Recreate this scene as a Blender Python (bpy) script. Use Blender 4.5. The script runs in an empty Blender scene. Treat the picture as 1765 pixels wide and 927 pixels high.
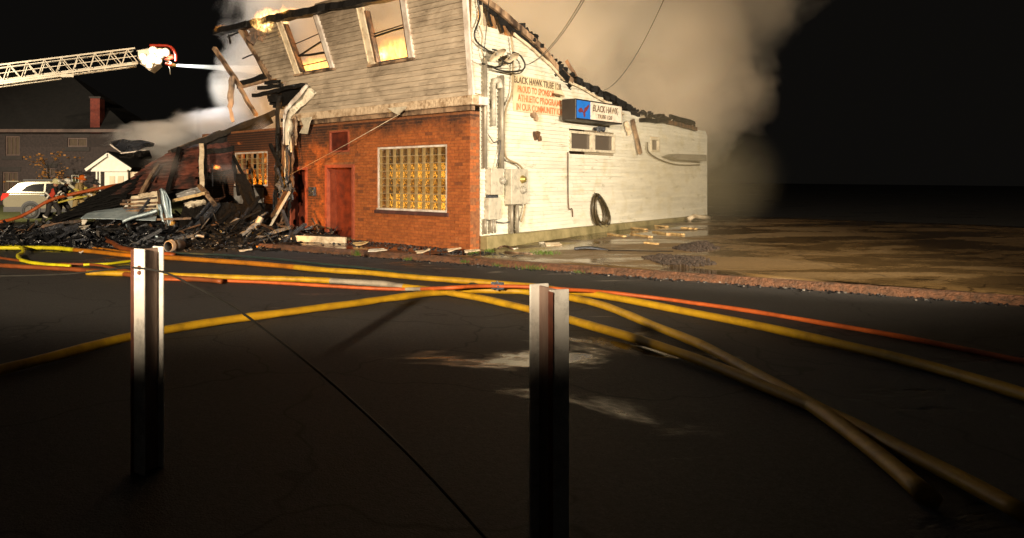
import bpy, bmesh, math, random
from mathutils import Vector, Matrix, noise
random.seed(7)
R = random.Random(11)
V = Vector
PI = math.pi
S = bpy.context.scene
COL = S.collection
# ------------------------------------------------------------------ camera
F, CX, HY, H = 1190.0, 600.0, 308.0, 1.75      # focal length and horizon in photo pixels, eye height in metres
FW, FH = 1765.0, 927.0
cam = bpy.data.cameras.new('camera'); camo = bpy.data.objects.new('camera', cam); COL.objects.link(camo)
camo.location = (0, 0, H); camo.rotation_euler = (PI / 2, 0, 0)
cam.sensor_width = 36; cam.lens = F / FW * 36
cam.shift_x = (FW / 2 - CX) / FW; cam.shift_y = -(FH / 2 - HY) / FW
cam.clip_start = 0.05; cam.clip_end = 2000
S.camera = camo
# ------------------------------------------------------------------ world: night
w = bpy.data.worlds.new('World'); S.world = w; w.use_nodes = True
bg = w.node_tree.nodes['Background']
bg.inputs[0].default_value = (1.0, 0.9, 0.78, 1); bg.inputs[1].default_value = 0.0038
S.view_settings.view_transform = 'Standard'; S.view_settings.look = 'None'
S.view_settings.exposure = 0; S.view_settings.gamma = 1; S.view_settings.use_curve_mapping = False
S.cycles.use_denoising = True
S.cycles.max_bounces = 8; S.cycles.volume_bounces = 6; S.cycles.diffuse_bounces = 2
S.cycles.glossy_bounces = 3; S.cycles.transmission_bounces = 4; S.cycles.transparent_max_bounces = 12
S.cycles.volume_step_rate = 2.0; S.cycles.volume_max_steps = 96
S.cycles.sample_clamp_indirect = 4


def lamp(name, kind, loc, power, col, aim=None, size=60, blend=0.4, rad=0.3, sx=1.0):
    l = bpy.data.lights.new(name, kind); l.energy = power; l.color = col
    l.shadow_soft_size = rad
    o = bpy.data.objects.new(name, l); COL.objects.link(o); o.location = loc
    if aim is not None:
        o.rotation_euler = (V(aim) - V(loc)).to_track_quat('-Z', 'Y').to_euler()
    if kind == 'SPOT':
        l.spot_size = math.radians(size); l.spot_blend = blend
        o.scale = (sx, 1, 1)
    return o


# floodlights of the fire engines standing in the street behind and beside the camera
lamp('flood_light', 'SPOT', (-8, -14, 5.5), 56000, (1.0, 0.80, 0.55), aim=(-1.0, 19, 4.6), size=25.2, blend=0.16, rad=0.25, sx=3.8)
lamp('side_flood_light', 'SPOT', (11.0, 3.5, 4.6), 17000, (1.0, 0.85, 0.62), aim=(6.5, 18.5, 3.4), size=64, blend=0.7, rad=0.2, sx=1.0)
# amber beacon of an engine in the street on the left
lamp('amber_beacon', 'SPOT', (-10, 7, 1.6), 12000, (1.0, 0.38, 0.03), aim=(-1.4, 19.8, 1.0), size=15, blend=0.5, rad=0.06, sx=1.0)
# unseen fill light added on the left to brighten porch, car and house
lamp('yard_fill_light', 'SPOT', (-19, 17, 7.5), 20000, (1.0, 0.85, 0.62), aim=(-15.0, 38, 2.5), size=56, blend=0.8, rad=0.15)
# floodlights at the tip of the aerial ladder, turned to the fire and its smoke
lamp('ladder_flood_light', 'SPOT', (-7.4, 28.0, 6.6), 2600, (0.92, 0.96, 1.0), aim=(-1.2, 26, 6.0), size=112, blend=0.6, rad=0.3)

# ------------------------------------------------------------------ pixel -> place helpers
CAMP = V((0, 0, H))
UF = V((-1118, 1190, 0)).normalized(); US = V((1270, 1190, 0)).normalized()
US = V((UF.y, -UF.x, 0)) if V((UF.y, -UF.x, 0)).dot(US) > 0 else V((-UF.y, UF.x, 0))
NF = -US.copy(); NS = -UF.copy()               # outward normals of front and side wall
C0 = V((2.79, 15.8, 0))                         # the building's street corner
Z3 = V((0, 0, 1))


def ray(px, py): return V(((px - CX) / F, 1, (HY - py) / F))
def W(px, py, Y): return CAMP + ray(px, py) * Y
def G(px, py, z=0.0): return CAMP + ray(px, py) * (F * (H - z) / (py - HY))
def hit(px, py, p0, n):
    d = ray(px, py); return CAMP + d * ((p0 - CAMP).dot(n) / d.dot(n))
def FR(px, py, o=0.0): return hit(px, py, C0 + NF * o, NF)
def SD(px, py, o=0.0): return hit(px, py, C0 + NS * o, NS)
def fs(px, py): p = FR(px, py); return (p - C0).dot(UF), p.z
def ss(px, py): p = SD(px, py); return (p - C0).dot(US), p.z
def PF(s, z, o=0.0): return C0 + UF * s + NF * o + Z3 * z
def PS(t, z, o=0.0): return C0 + US * t + NS * o + Z3 * z
def lerp(a, b, t): return a + (b - a) * t
def interp(x, pts):
    if x <= pts[0][0]: return pts[0][1]
    for (a, b), (c, d) in zip(pts, pts[1:]):
        if x <= c: return b + (d - b) * (x - a) / (c - a + 1e-9)
    return pts[-1][1]


# ------------------------------------------------------------------ materials
MATS = {}


class NT:
    def __init__(s, name):
        s.m = bpy.data.materials.new(name); s.m.use_nodes = True
        s.t = s.m.node_tree; s.n = s.t.nodes; s.b = s.n['Principled BSDF']; s.out = s.n['Material Output']
    def new(s, ty, **kw):
        n = s.n.new(ty)
        for k, v in kw.items(): setattr(n, k, v)
        return n
    def set(s, sock, v):
        if hasattr(v, 'is_output') or hasattr(v, 'links') and hasattr(v, 'node'): s.t.links.new(v, sock)
        else: sock.default_value = v
    def coord(s, which='Object', scale=(1, 1, 1)):
        c = s.new('ShaderNodeTexCoord'); m = s.new('ShaderNodeMapping')
        s.t.links.new(c.outputs[which], m.inputs[0]); m.inputs['Scale'].default_value = scale
        return m.outputs[0]
    def noise(s, vec, scale=5, detail=4, rough=0.6, dist=0.0):
        n = s.new('ShaderNodeTexNoise'); s.t.links.new(vec, n.inputs['Vector'])
        n.inputs['Scale'].default_value = scale; n.inputs['Detail'].default_value = detail
        n.inputs['Roughness'].default_value = rough; n.inputs['Distortion'].default_value = dist
        return n.outputs[0]
    def ramp(s, fac, *stops):
        r = s.new('ShaderNodeValToRGB'); e = r.color_ramp.elements
        while len(e) < len(stops): e.new(0.5)
        for i, (p, c) in enumerate(stops):
            e[i].position = p
            e[i].color = (c, c, c, 1) if not hasattr(c, '__len__') else (*c, 1)
        s.t.links.new(fac, r.inputs[0]); return r.outputs[0]
    def mix(s, fac, a, b, mode='MIX'):
        m = s.new('ShaderNodeMix', data_type='RGBA', blend_type=mode)
        s.set(m.inputs[0], fac)
        s.set(m.inputs[6], a if not isinstance(a, tuple) else (*a, 1)); s.set(m.inputs[7], b if not isinstance(b, tuple) else (*b, 1))
        return m.outputs[2]
    def math(s, op, a, b=0.0, clamp=False):
        m = s.new('ShaderNodeMath', operation=op); m.use_clamp = clamp
        s.set(m.inputs[0], a); s.set(m.inputs[1], b); return m.outputs[0]
    def bump(s, h, strength=0.3, dist=0.02):
        b = s.new('ShaderNodeBump'); b.inputs['Strength'].default_value = strength; b.inputs['Distance'].default_value = dist
        s.t.links.new(h, b.inputs['Height']); s.t.links.new(b.outputs[0], s.b.inputs['Normal'])


STAIN = {'hose_yellow', 'hose_lime', 'hose_amber', 'hose_orange', 'hose_rust', 'hose_grey', 'post_white', 'box_paint', 'trim_clean', 'sign_white'}
def mat(name, a, b=None, rough=0.7, metal=0.0, scale=6.0, lo=0.35, hi=0.65, bump=0.25, bd=0.01, stretch=(1, 1, 1), rnd=0.0, spec=0.5, rvar=0.0):
    t = NT(name); v = t.coord('Object', stretch)
    n = t.noise(v, scale, 5, 0.62)
    col = t.ramp(n, (lo, a), (hi, b if b else tuple(x * 0.8 for x in a)))
    if rnd > 0:
        oi = t.new('ShaderNodeObjectInfo'); gi = t.new('ShaderNodeNewGeometry')
        x = t.math('FRACT', t.math('ADD', t.math('MULTIPLY', oi.outputs['Random'], 7.31), gi.outputs['Random Per Island']))
        k = t.math('ADD', t.math('MULTIPLY', x, rnd), 1 - rnd * 0.6)
        col = t.mix(1.0, col, k, 'MULTIPLY')
    if name in STAIN:
        g_ = t.new('ShaderNodeNewGeometry')
        col = t.mix(t.ramp(t.noise(g_.outputs['Position'], 2.6 if name[0] == 'h' else 7, 6, .7), (.50, 0.0), (.74, .75)), col, tuple(x * .22 for x in a))
    t.set(t.b.inputs['Base Color'], col)
    t.b.inputs['Roughness'].default_value = rough; t.b.inputs['Metallic'].default_value = metal
    t.b.inputs['Specular IOR Level'].default_value = spec
    if rvar: t.set(t.b.inputs['Roughness'], t.ramp(t.noise(v, scale * 0.4, 4), (0.35, max(0.03, rough - rvar)), (0.65, min(1, rough + rvar))))
    if bump: t.bump(t.noise(v, scale * 3, 4), bump, bd)
    MATS[name] = t.m; return t.m


def emit(name, c, strength, c2=None):
    t = NT(name); e = t.new('ShaderNodeEmission'); e.inputs[1].default_value = strength
    if c2:
        t.set(e.inputs[0], t.ramp(t.noise(t.coord('Object'), 7, 3), (0.35, c), (0.62, c2)))
    else: e.inputs[0].default_value = (*c, 1)
    t.t.links.new(e.outputs[0], t.out.inputs[0]); MATS[name] = t.m; return t.m


# white clapboard with blistered paint and soot licked over it
def siding_mat(name, base, soot, lo, hi, zlo, zhi, amt, dirt=(0.42, 0.36, 0.16), streak=.72):
    t = NT(name); v = t.coord('Object', (1, 1, 1))
    geo = t.new('ShaderNodeNewGeometry'); oi = t.new('ShaderNodeObjectInfo')
    sep = t.new('ShaderNodeSeparateXYZ'); t.t.links.new(geo.outputs['Position'], sep.inputs[0])
    n1 = t.noise(geo.outputs['Position'], 1.1, 6, 0.65, 0.6)
    n2 = t.noise(t.coord('Object', (0.7, 0.7, 7.7)), 1.3, 4, 0.6)
    h = t.math('MULTIPLY', t.math('SUBTRACT', sep.outputs[2], zlo), 1 / (zhi - zlo), clamp=True)
    m = t.math('ADD', n1, t.math('MULTIPLY', h, amt))
    fac = t.ramp(m, (lo, 0.0), (hi, 1.0))
    rnd = t.math('ADD', t.math('MULTIPLY', oi.outputs['Random'], 0.14), 0.9)
    c = t.ramp(n2, (0.34, tuple(x * streak for x in base)), (0.58, base))
    c = t.mix(t.ramp(t.noise(geo.outputs['Position'], 2.3, 3), (0.52, 0.0), (0.72, 0.6)), c, dirt)
    spv = t.new('ShaderNodeMapping'); t.t.links.new(geo.outputs['Position'], spv.inputs[0]); spv.inputs['Scale'].default_value = (.6, .6, 2.2)
    c = t.mix(t.ramp(t.noise(spv.outputs[0], 3.2, 5, .7, .8), (.60, 0.0), (.70, .75)), c, tuple(x * .55 for x in dirt))
    c = t.mix(1.0, c, rnd, 'MULTIPLY')
    c = t.mix(fac, c, soot)
    t.set(t.b.inputs['Base Color'], c); t.b.inputs['Roughness'].default_value = 0.5
    t.bump(t.noise(t.coord('Object', (1, 1, 5)), 9, 5), 0.35, 0.012)
    MATS[name] = t.m; return t.m


siding_mat('siding_front', (0.54, 0.44, 0.335), (0.085, 0.055, 0.032), 0.52, 0.98, 4.3, 6.6, 0.30, dirt=(0.33, 0.27, 0.2))
siding_mat('siding_side', (0.74, 0.70, 0.60), (0.26, 0.19, 0.10), 0.70, 1.0, 4.2, 6.2, 0.22, streak=.85, dirt=(0.54, 0.46, 0.27))
mat('trim_white', (0.72, 0.66, 0.60), (0.34, 0.24, 0.18), 0.5, scale=3.5, lo=0.42, hi=0.72, stretch=(1, 1, 0.6))
mat('trim_clean', (0.62, 0.55, 0.43), (0.42, 0.34, 0.24), 0.5, scale=4, lo=0.45, hi=0.8)
mat('fascia_paint', (0.64, 0.49, 0.34), (0.24, 0.14, 0.07), 0.4, scale=4.5, lo=0.46, hi=0.70, bump=0.9, bd=0.04)
def brick_mat():
    t = NT('brick'); v = t.coord('Object'); geo = t.new('ShaderNodeNewGeometry'); oi = t.new('ShaderNodeObjectInfo'); P = geo.outputs['Position']
    sp = t.new('ShaderNodeSeparateXYZ'); t.t.links.new(P, sp.inputs[0])
    c = t.ramp(t.noise(P, 14, 4), (.32, (0.42, 0.125, 0.03)), (.68, (0.28, 0.072, 0.02)))
    x = t.math('FRACT', t.math('ADD', t.math('MULTIPLY', oi.outputs['Random'], 7.31), geo.outputs['Random Per Island']))
    c = t.mix(1.0, c, t.math('ADD', t.math('MULTIPLY', x, .32), .80), 'MULTIPLY')
    c = t.mix(t.ramp(t.noise(P, 2.2, 5), (.62, 0.0), (.8, .55)), c, (0.40, 0.20, 0.10))
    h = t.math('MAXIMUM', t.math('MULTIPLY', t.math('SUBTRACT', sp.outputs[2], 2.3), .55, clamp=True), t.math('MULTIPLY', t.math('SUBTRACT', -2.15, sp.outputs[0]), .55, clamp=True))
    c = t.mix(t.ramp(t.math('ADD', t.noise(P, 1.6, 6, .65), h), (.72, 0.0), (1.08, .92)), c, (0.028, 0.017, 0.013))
    c = t.mix(t.ramp(x, (.95, 0.0), (.97, .6)), c, (0.05, 0.022, 0.016))
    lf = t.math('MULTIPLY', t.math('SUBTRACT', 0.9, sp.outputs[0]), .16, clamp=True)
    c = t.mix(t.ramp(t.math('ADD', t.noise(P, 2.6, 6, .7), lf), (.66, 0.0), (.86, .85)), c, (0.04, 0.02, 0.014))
    t.set(t.b.inputs['Base Color'], c); t.b.inputs['Roughness'].default_value = .6; t.bump(t.noise(P, 40, 3), .5, .008); MATS['brick'] = t.m
brick_mat()
mat('brick_dark', (0.12, 0.04, 0.03), (0.05, 0.02, 0.018), 0.8, scale=5, rnd=0.5, bump=0.5)
mat('mortar', (0.28, 0.11, 0.04), (0.17, 0.06, 0.025), 0.9, scale=12)
mat('red_paint', (0.15, 0.028, 0.012), (0.06, 0.012, 0.008), 0.45, scale=4, bump=0.15)
mat('red_frame', (0.36, 0.095, 0.05), (0.22, 0.05, 0.028), 0.4, scale=5, bump=0.15)
mat('foundation', (0.32, 0.26, 0.13), (0.10, 0.085, 0.03), 0.85, scale=2.2, lo=0.3, hi=0.7, bump=0.5, bd=0.03)
mat('char', (0.006, 0.0055, 0.0055), (0.016, 0.014, 0.013), 0.5, spec=.18, scale=14, bump=0.9, bd=0.03, rvar=0.2)
mat('char_grey', (0.06, 0.066, 0.085), (0.018, 0.019, 0.023), 0.36, scale=10, bump=0.8, bd=0.03, rvar=0.15)
mat('char_brown', (0.17, 0.085, 0.04), (0.03, 0.018, 0.012), 0.6, scale=6, lo=0.38, hi=0.6, bump=0.7, bd=0.03, stretch=(1, 1, 0.4))
mat('wood_raw', (0.30, 0.17, 0.08), (0.10, 0.05, 0.025), 0.6, scale=7, bump=0.4, stretch=(1, 1, 0.4))
mat('wood_pale', (0.66, 0.55, 0.40), (0.30, 0.2, 0.11), 0.6, scale=5, lo=0.45, hi=0.72, bump=0.4)
mat('wood_scorched', (0.40, 0.26, 0.16), (0.05, 0.03, 0.02), 0.55, scale=3.2, lo=0.40, hi=0.62, bump=0.5, bd=0.02, stretch=(1, 1, 0.5))
mat('shingle_red', (0.22, 0.065, 0.04), (0.03, 0.016, 0.013), 0.7, scale=2.2, lo=0.36, hi=0.60, rnd=0.5, bump=0.7, bd=0.03)
mat('shingle_black', (0.006, 0.006, 0.006), (0.012, 0.011, 0.011), 0.85, spec=.15, scale=9, rnd=0.4, bump=0.6)
mat('sheet_metal', (0.62, 0.74, 0.80), (0.36, 0.47, 0.54), 0.35, 0.25, scale=4, bump=0.35, bd=0.03)  # bluish cast of cold light put into the metal's colour
mat('sheet_dull', (0.42, 0.42, 0.42), (0.2, 0.17, 0.15), 0.45, 0.2, scale=4, bump=0.3)
mat('melted_vinyl', (0.74, 0.66, 0.52), (0.10, 0.07, 0.045), 0.45, scale=3.2, lo=0.44, hi=0.62, bump=0.4, bd=0.03, stretch=(1, 1, 0.5))
mat('paper', (0.72, 0.69, 0.62), (0.5, 0.44, 0.34), 0.7, scale=6)
mat('plank_yellow', (0.62, 0.46, 0.22), (0.35, 0.2, 0.08), 0.6, scale=9)
mat('grey_metal', (0.33, 0.29, 0.23), (0.22, 0.19, 0.15), 0.45, 0.3, scale=5, bump=0.1)
mat('canopy_grey', (0.22, 0.20, 0.16), (0.14, 0.12, 0.10), 0.6, scale=4, bump=0.1)
mat('rim_grey', (0.10, 0.095, 0.085), (0.07, 0.065, 0.06), 0.4, 0.5, scale=6, bump=0)
mat('box_paint', (0.50, 0.46, 0.38), (0.40, 0.36, 0.29), 0.45, scale=3, bump=0.1)
mat('meter_glass', (0.45, 0.42, 0.36), (0.2, 0.18, 0.15), 0.15, scale=30, bump=0)
mat('black_rubber', (0.018, 0.017, 0.015), (0.03, 0.028, 0.025), 0.4, scale=8, bump=0.1)
mat('hose_brown', (0.10, 0.072, 0.036), (0.03, 0.024, 0.014), 0.35, scale=10, bump=0.1)
mat('cable_tan', (0.38, 0.30, 0.18), (0.2, 0.14, 0.08), 0.6, scale=6, bump=0.1)
mat('rust', (0.24, 0.075, 0.04), (0.12, 0.045, 0.03), 0.7, scale=9, bump=0.4)
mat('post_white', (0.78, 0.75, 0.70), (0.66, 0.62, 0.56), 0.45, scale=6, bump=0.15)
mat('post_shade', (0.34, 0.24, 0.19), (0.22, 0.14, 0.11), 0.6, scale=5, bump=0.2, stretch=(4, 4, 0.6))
mat('hose_yellow', (0.62, 0.36, 0.010), (0.42, 0.22, 0.010), 0.55, scale=5, lo=0.3, hi=0.7, bump=0.25)
mat('hose_lime', (0.75, 0.68, 0.012), (0.6, 0.5, 0.01), 0.55, scale=5, bump=0.25)
mat('hose_amber', (0.55, 0.20, 0.008), (0.36, 0.12, 0.008), 0.55, scale=4, lo=0.3, hi=0.7, bump=0.25)
mat('hose_orange', (0.62, 0.13, 0.022), (0.42, 0.085, 0.016), 0.55, scale=5, bump=0.25)
mat('hose_rust', (0.30, 0.075, 0.014), (0.17, 0.045, 0.012), 0.55, scale=4, lo=0.3, hi=0.7, bump=0.25)
mat('hose_green', (0.035, 0.055, 0.045), (0.02, 0.03, 0.028), 0.4, scale=6, bump=0.2)
mat('hose_grey', (0.42, 0.36, 0.28), (0.3, 0.26, 0.2), 0.55, scale=6, bump=0.2)
mat('chrome', (0.6, 0.68, 0.78), (0.4, 0.48, 0.6), 0.25, 0.8, scale=8, bump=0)
mat('aluminium', (0.76, 0.70, 0.58), (0.62, 0.56, 0.45), 0.4, 0.35, scale=4, bump=0.05)
mat('red_pipe', (0.55, 0.05, 0.02), (0.4, 0.035, 0.015), 0.3, scale=4, bump=0)
mat('brass', (0.55, 0.42, 0.15), (0.4, 0.3, 0.1), 0.35, 0.7, scale=6, bump=0)
mat('blue_paint', (0.02, 0.16, 0.62), (0.015, 0.13, 0.5), 0.4, scale=4, bump=0.05)
mat('sign_white', (0.78, 0.70, 0.60), (0.66, 0.52, 0.40), 0.4, scale=3, lo=0.35, hi=0.8, bump=0.05)
mat('sign_frame', (0.025, 0.018, 0.014), (0.014, 0.011, 0.009), 0.5, scale=5, bump=0.1)
mat('letter_dark', (0.08, 0.05, 0.03), (0.34, 0.25, 0.14), 0.7, scale=8, lo=0.45, hi=0.68, bump=0)
mat('letter_red', (0.50, 0.14, 0.045), (0.60, 0.34, 0.17), 0.7, scale=7, lo=0.45, hi=0.72, bump=0)
mat('bird_red', (0.20, 0.03, 0.04), (0.10, 0.02, 0.03), 0.6, scale=9, bump=0)
mat('banner_board', (0.66, 0.55, 0.37), (0.46, 0.33, 0.17), 0.65, scale=2.4, lo=0.42, hi=0.78, bump=0.3)
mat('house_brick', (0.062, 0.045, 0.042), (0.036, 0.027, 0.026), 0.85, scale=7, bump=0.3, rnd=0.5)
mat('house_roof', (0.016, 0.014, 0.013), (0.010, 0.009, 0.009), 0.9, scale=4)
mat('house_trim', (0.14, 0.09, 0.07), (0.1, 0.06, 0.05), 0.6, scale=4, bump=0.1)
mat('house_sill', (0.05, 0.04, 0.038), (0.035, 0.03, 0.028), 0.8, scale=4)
mat('curtain', (0.13, 0.09, 0.055), (0.07, 0.05, 0.035), 0.8, scale=5, stretch=(8, 8, 0.3))
mat('chimney_brick', (0.24, 0.045, 0.026), (0.15, 0.03, 0.02), 0.8, scale=10, bump=0.4, rnd=0.5)
mat('porch_white', (0.82, 0.79, 0.70), (0.72, 0.68, 0.58), 0.5, scale=4, bump=0.1)
mat('porch_door', (0.70, 0.58, 0.40), (0.6, 0.48, 0.32), 0.5, scale=4, bump=0.1)
mat('car_paint', (0.25, 0.225, 0.16), (0.23, 0.205, 0.145), 0.22, 0.35, scale=3, bump=0)
mat('car_glass', (0.012, 0.012, 0.013), (0.015, 0.014, 0.014), 0.08, scale=3, bump=0)
mat('car_trim', (0.02, 0.02, 0.022), (0.03, 0.028, 0.028), 0.5, scale=6, bump=0.1)
mat('tyre', (0.014, 0.014, 0.014), (0.022, 0.022, 0.022), 0.7, scale=8, bump=0.1)
mat('tail_red', (0.55, 0.03, 0.02), (0.45, 0.02, 0.015), 0.2, scale=5, bump=0)
mat('coat_black', (0.022, 0.021, 0.023), (0.04, 0.037, 0.036), 0.8, scale=9, bump=0.3)
mat('coat_tan', (0.50, 0.37, 0.16), (0.36, 0.25, 0.1), 0.8, scale=7, bump=0.3)
mat('stripe_silver', (0.92, 0.90, 0.80), (0.85, 0.82, 0.7), 0.4, scale=9, bump=0)
mat('stripe_lime', (0.75, 0.65, 0.12), (0.6, 0.5, 0.08), 0.4, scale=9, bump=0)
mat('skin', (0.48, 0.25, 0.15), (0.42, 0.2, 0.12), 0.5, scale=9, bump=0)
mat('helmet_cream', (0.75, 0.70, 0.42), (0.6, 0.55, 0.3), 0.35, scale=6, bump=0)
mat('helmet_orange', (0.70, 0.16, 0.015), (0.6, 0.12, 0.012), 0.3, scale=6, bump=0)
mat('helmet_black', (0.025, 0.025, 0.026), (0.04, 0.04, 0.04), 0.35, scale=6, bump=0)
mat('lawn_green', (0.16, 0.17, 0.035), (0.09, 0.10, 0.025), 0.9, scale=3, bump=0.6, bd=0.05)
mat('grass_blade', (0.07, 0.16, 0.02), (0.12, 0.16, 0.03), 0.6, scale=9, bump=0)
mat('leaf_orange', (0.35, 0.15, 0.03), (0.22, 0.1, 0.02), 0.7, scale=9, bump=0)
mat('bark', (0.05, 0.04, 0.03), (0.03, 0.025, 0.02), 0.9, scale=9)
mat('gravel', (0.10, 0.065, 0.045), (0.035, 0.025, 0.02), 0.85, scale=24, bump=1.0, bd=0.05, rnd=0.5)
mat('rubble_mix', (0.006, 0.0062, 0.0075), (0.018, 0.019, 0.023), 0.36, spec=.32, scale=8, rnd=0.7, bump=0.7, bd=0.02, rvar=0.2)
mat('rubble_pale', (0.26, 0.23, 0.2), (0.1, 0.085, 0.075), 0.55, scale=8, rnd=0.8, bump=0.4)
mat('kerb_stone', (0.20, 0.085, 0.04), (0.075, 0.04, 0.022), 0.7, scale=9, lo=0.35, hi=0.65, bump=1.0, bd=0.06)
emit('fire', (1.0, 0.33, 0.03), 5.0, (1.0, 0.72, 0.25))
emit('fire_hot', (1.0, 0.75, 0.35), 9.0, (1.0, 0.55, 0.12))
emit('fire_dim', (1.0, 0.22, 0.02), 1.6, (1.0, 0.42, 0.08))
emit('lamp_white', (1.0, 0.95, 0.88), 14.0)


def wet_ground(name, dry, dark, r_dry, r_wet, pscale, bump=0.5, lo=0.44, hi=0.58, fine=70, spec=0.5, crack=0.0):
    t = NT(name); geo = t.new('ShaderNodeNewGeometry'); p = geo.outputs['Position']
    mp = t.new('ShaderNodeMapping'); t.t.links.new(p, mp.inputs[0]); mp.inputs['Rotation'].default_value = (0, 0, 0.6)
    mp.inputs['Scale'].default_value = (0.55, 1.3, 1)
    big = t.noise(mp.outputs[0], pscale, 6, 0.66, 0.5); fn = t.noise(p, fine, 3, 0.7); md = t.noise(p, 22, 4, .75)
    wet = t.ramp(big, (lo, 0.0), (hi, 1.0))
    grain = t.math('ADD', t.math('MULTIPLY', fn, .55), t.math('MULTIPLY', md, .45))
    base = t.mix(t.ramp(grain, (0.40, 0.0), (0.62, 1.0)), dark, dry)
    c = t.mix(wet, base, t.mix(.5, base, tuple(x * 0.7 for x in dark)))
    c = t.mix(t.ramp(t.noise(p, 1.7, 5, .7), (0.5, 0.0), (0.72, 0.7)), c, tuple(x * 0.5 for x in dry))
    if crack:
        vo = t.new('ShaderNodeTexVoronoi', feature='DISTANCE_TO_EDGE'); wv = t.new('ShaderNodeVectorMath', operation='ADD'); t.t.links.new(p, wv.inputs[0])
        ns = t.new('ShaderNodeTexNoise'); t.t.links.new(p, ns.inputs[0]); ns.inputs['Scale'].default_value = 1.3; t.t.links.new(ns.outputs[1], wv.inputs[1])
        t.t.links.new(wv.outputs[0], vo.inputs[0]); vo.inputs['Scale'].default_value = crack
        c = t.mix(t.ramp(vo.outputs[0], (0.0, 0.9), (0.012, 0.0)), c, tuple(x * .25 for x in dark))
    sp_ = t.ramp(t.noise(p, 95, 2, .5), (.70, 0.0), (.76, .9)); c = t.mix(sp_, c, tuple(min(1, x * 3.2) for x in dry))
    t.set(t.b.inputs['Base Color'], c)
    t.set(t.b.inputs['Roughness'], t.ramp(wet, (0.0, r_dry), (1.0, r_wet)))
    t.b.inputs['Specular IOR Level'].default_value = spec
    t.bump(t.math('MULTIPLY', grain, t.math('SUBTRACT', 1.08, wet)), bump, 0.02)
    MATS[name] = t.m


wet_ground('asphalt', (0.075, 0.070, 0.068), (0.026, 0.025, 0.025), 0.72, 0.10, 0.42, lo=0.575, hi=0.635, spec=0.42, crack=.45, bump=.8)
wet_ground('lot_paving', (0.21, 0.13, 0.05), (0.10, 0.06, 0.026), 0.55, 0.07, 0.55, lo=0.42, hi=0.53, crack=.35, bump=.7)
wet_ground('walk_paving', (0.13, 0.06, 0.032), (0.06, 0.028, 0.018), 0.5, 0.08, 0.8, lo=.43, hi=.52, bump=.8)


def glass_block_mat(name, tint):
    t = NT(name); v = t.coord('Object')
    t.b.inputs['Base Color'].default_value = (*tint, 1)
    t.b.inputs['Roughness'].default_value = 0.12; t.b.inputs['Transmission Weight'].default_value = 0.9
    t.b.inputs['IOR'].default_value = 1.3
    wv = t.new('ShaderNodeTexWave'); t.t.links.new(v, wv.inputs[0]); wv.inputs['Scale'].default_value = 9; wv.inputs['Distortion'].default_value = 9
    t.bump(wv.outputs[1], .8, 0.08)
    MATS[name] = t.m


mat('glass_edge', (0.36, 0.25, 0.11), (0.20, 0.13, 0.05), 0.25, scale=9, bump=0.3)  # tan sheen of light on the blocks, put into the colour
mat('blind', (0.62, 0.46, 0.18), (0.36, 0.22, 0.07), 0.8, scale=3)  # tan of the added panels behind the glass blocks
mat('grout', (0.36, 0.27, 0.15), (0.24, 0.17, 0.09), 0.8, scale=9)
glass_block_mat('glass_block', (0.60, 0.46, 0.24))
t = NT('window_glass'); t.b.inputs['Base Color'].default_value = (0.10, 0.08, 0.065, 1); t.b.inputs['Roughness'].default_value = 0.15
t.b.inputs['Transmission Weight'].default_value = 0.0; MATS['window_glass'] = t.m

# ------------------------------------------------------------------ mesh collector
OFF = {}


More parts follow.
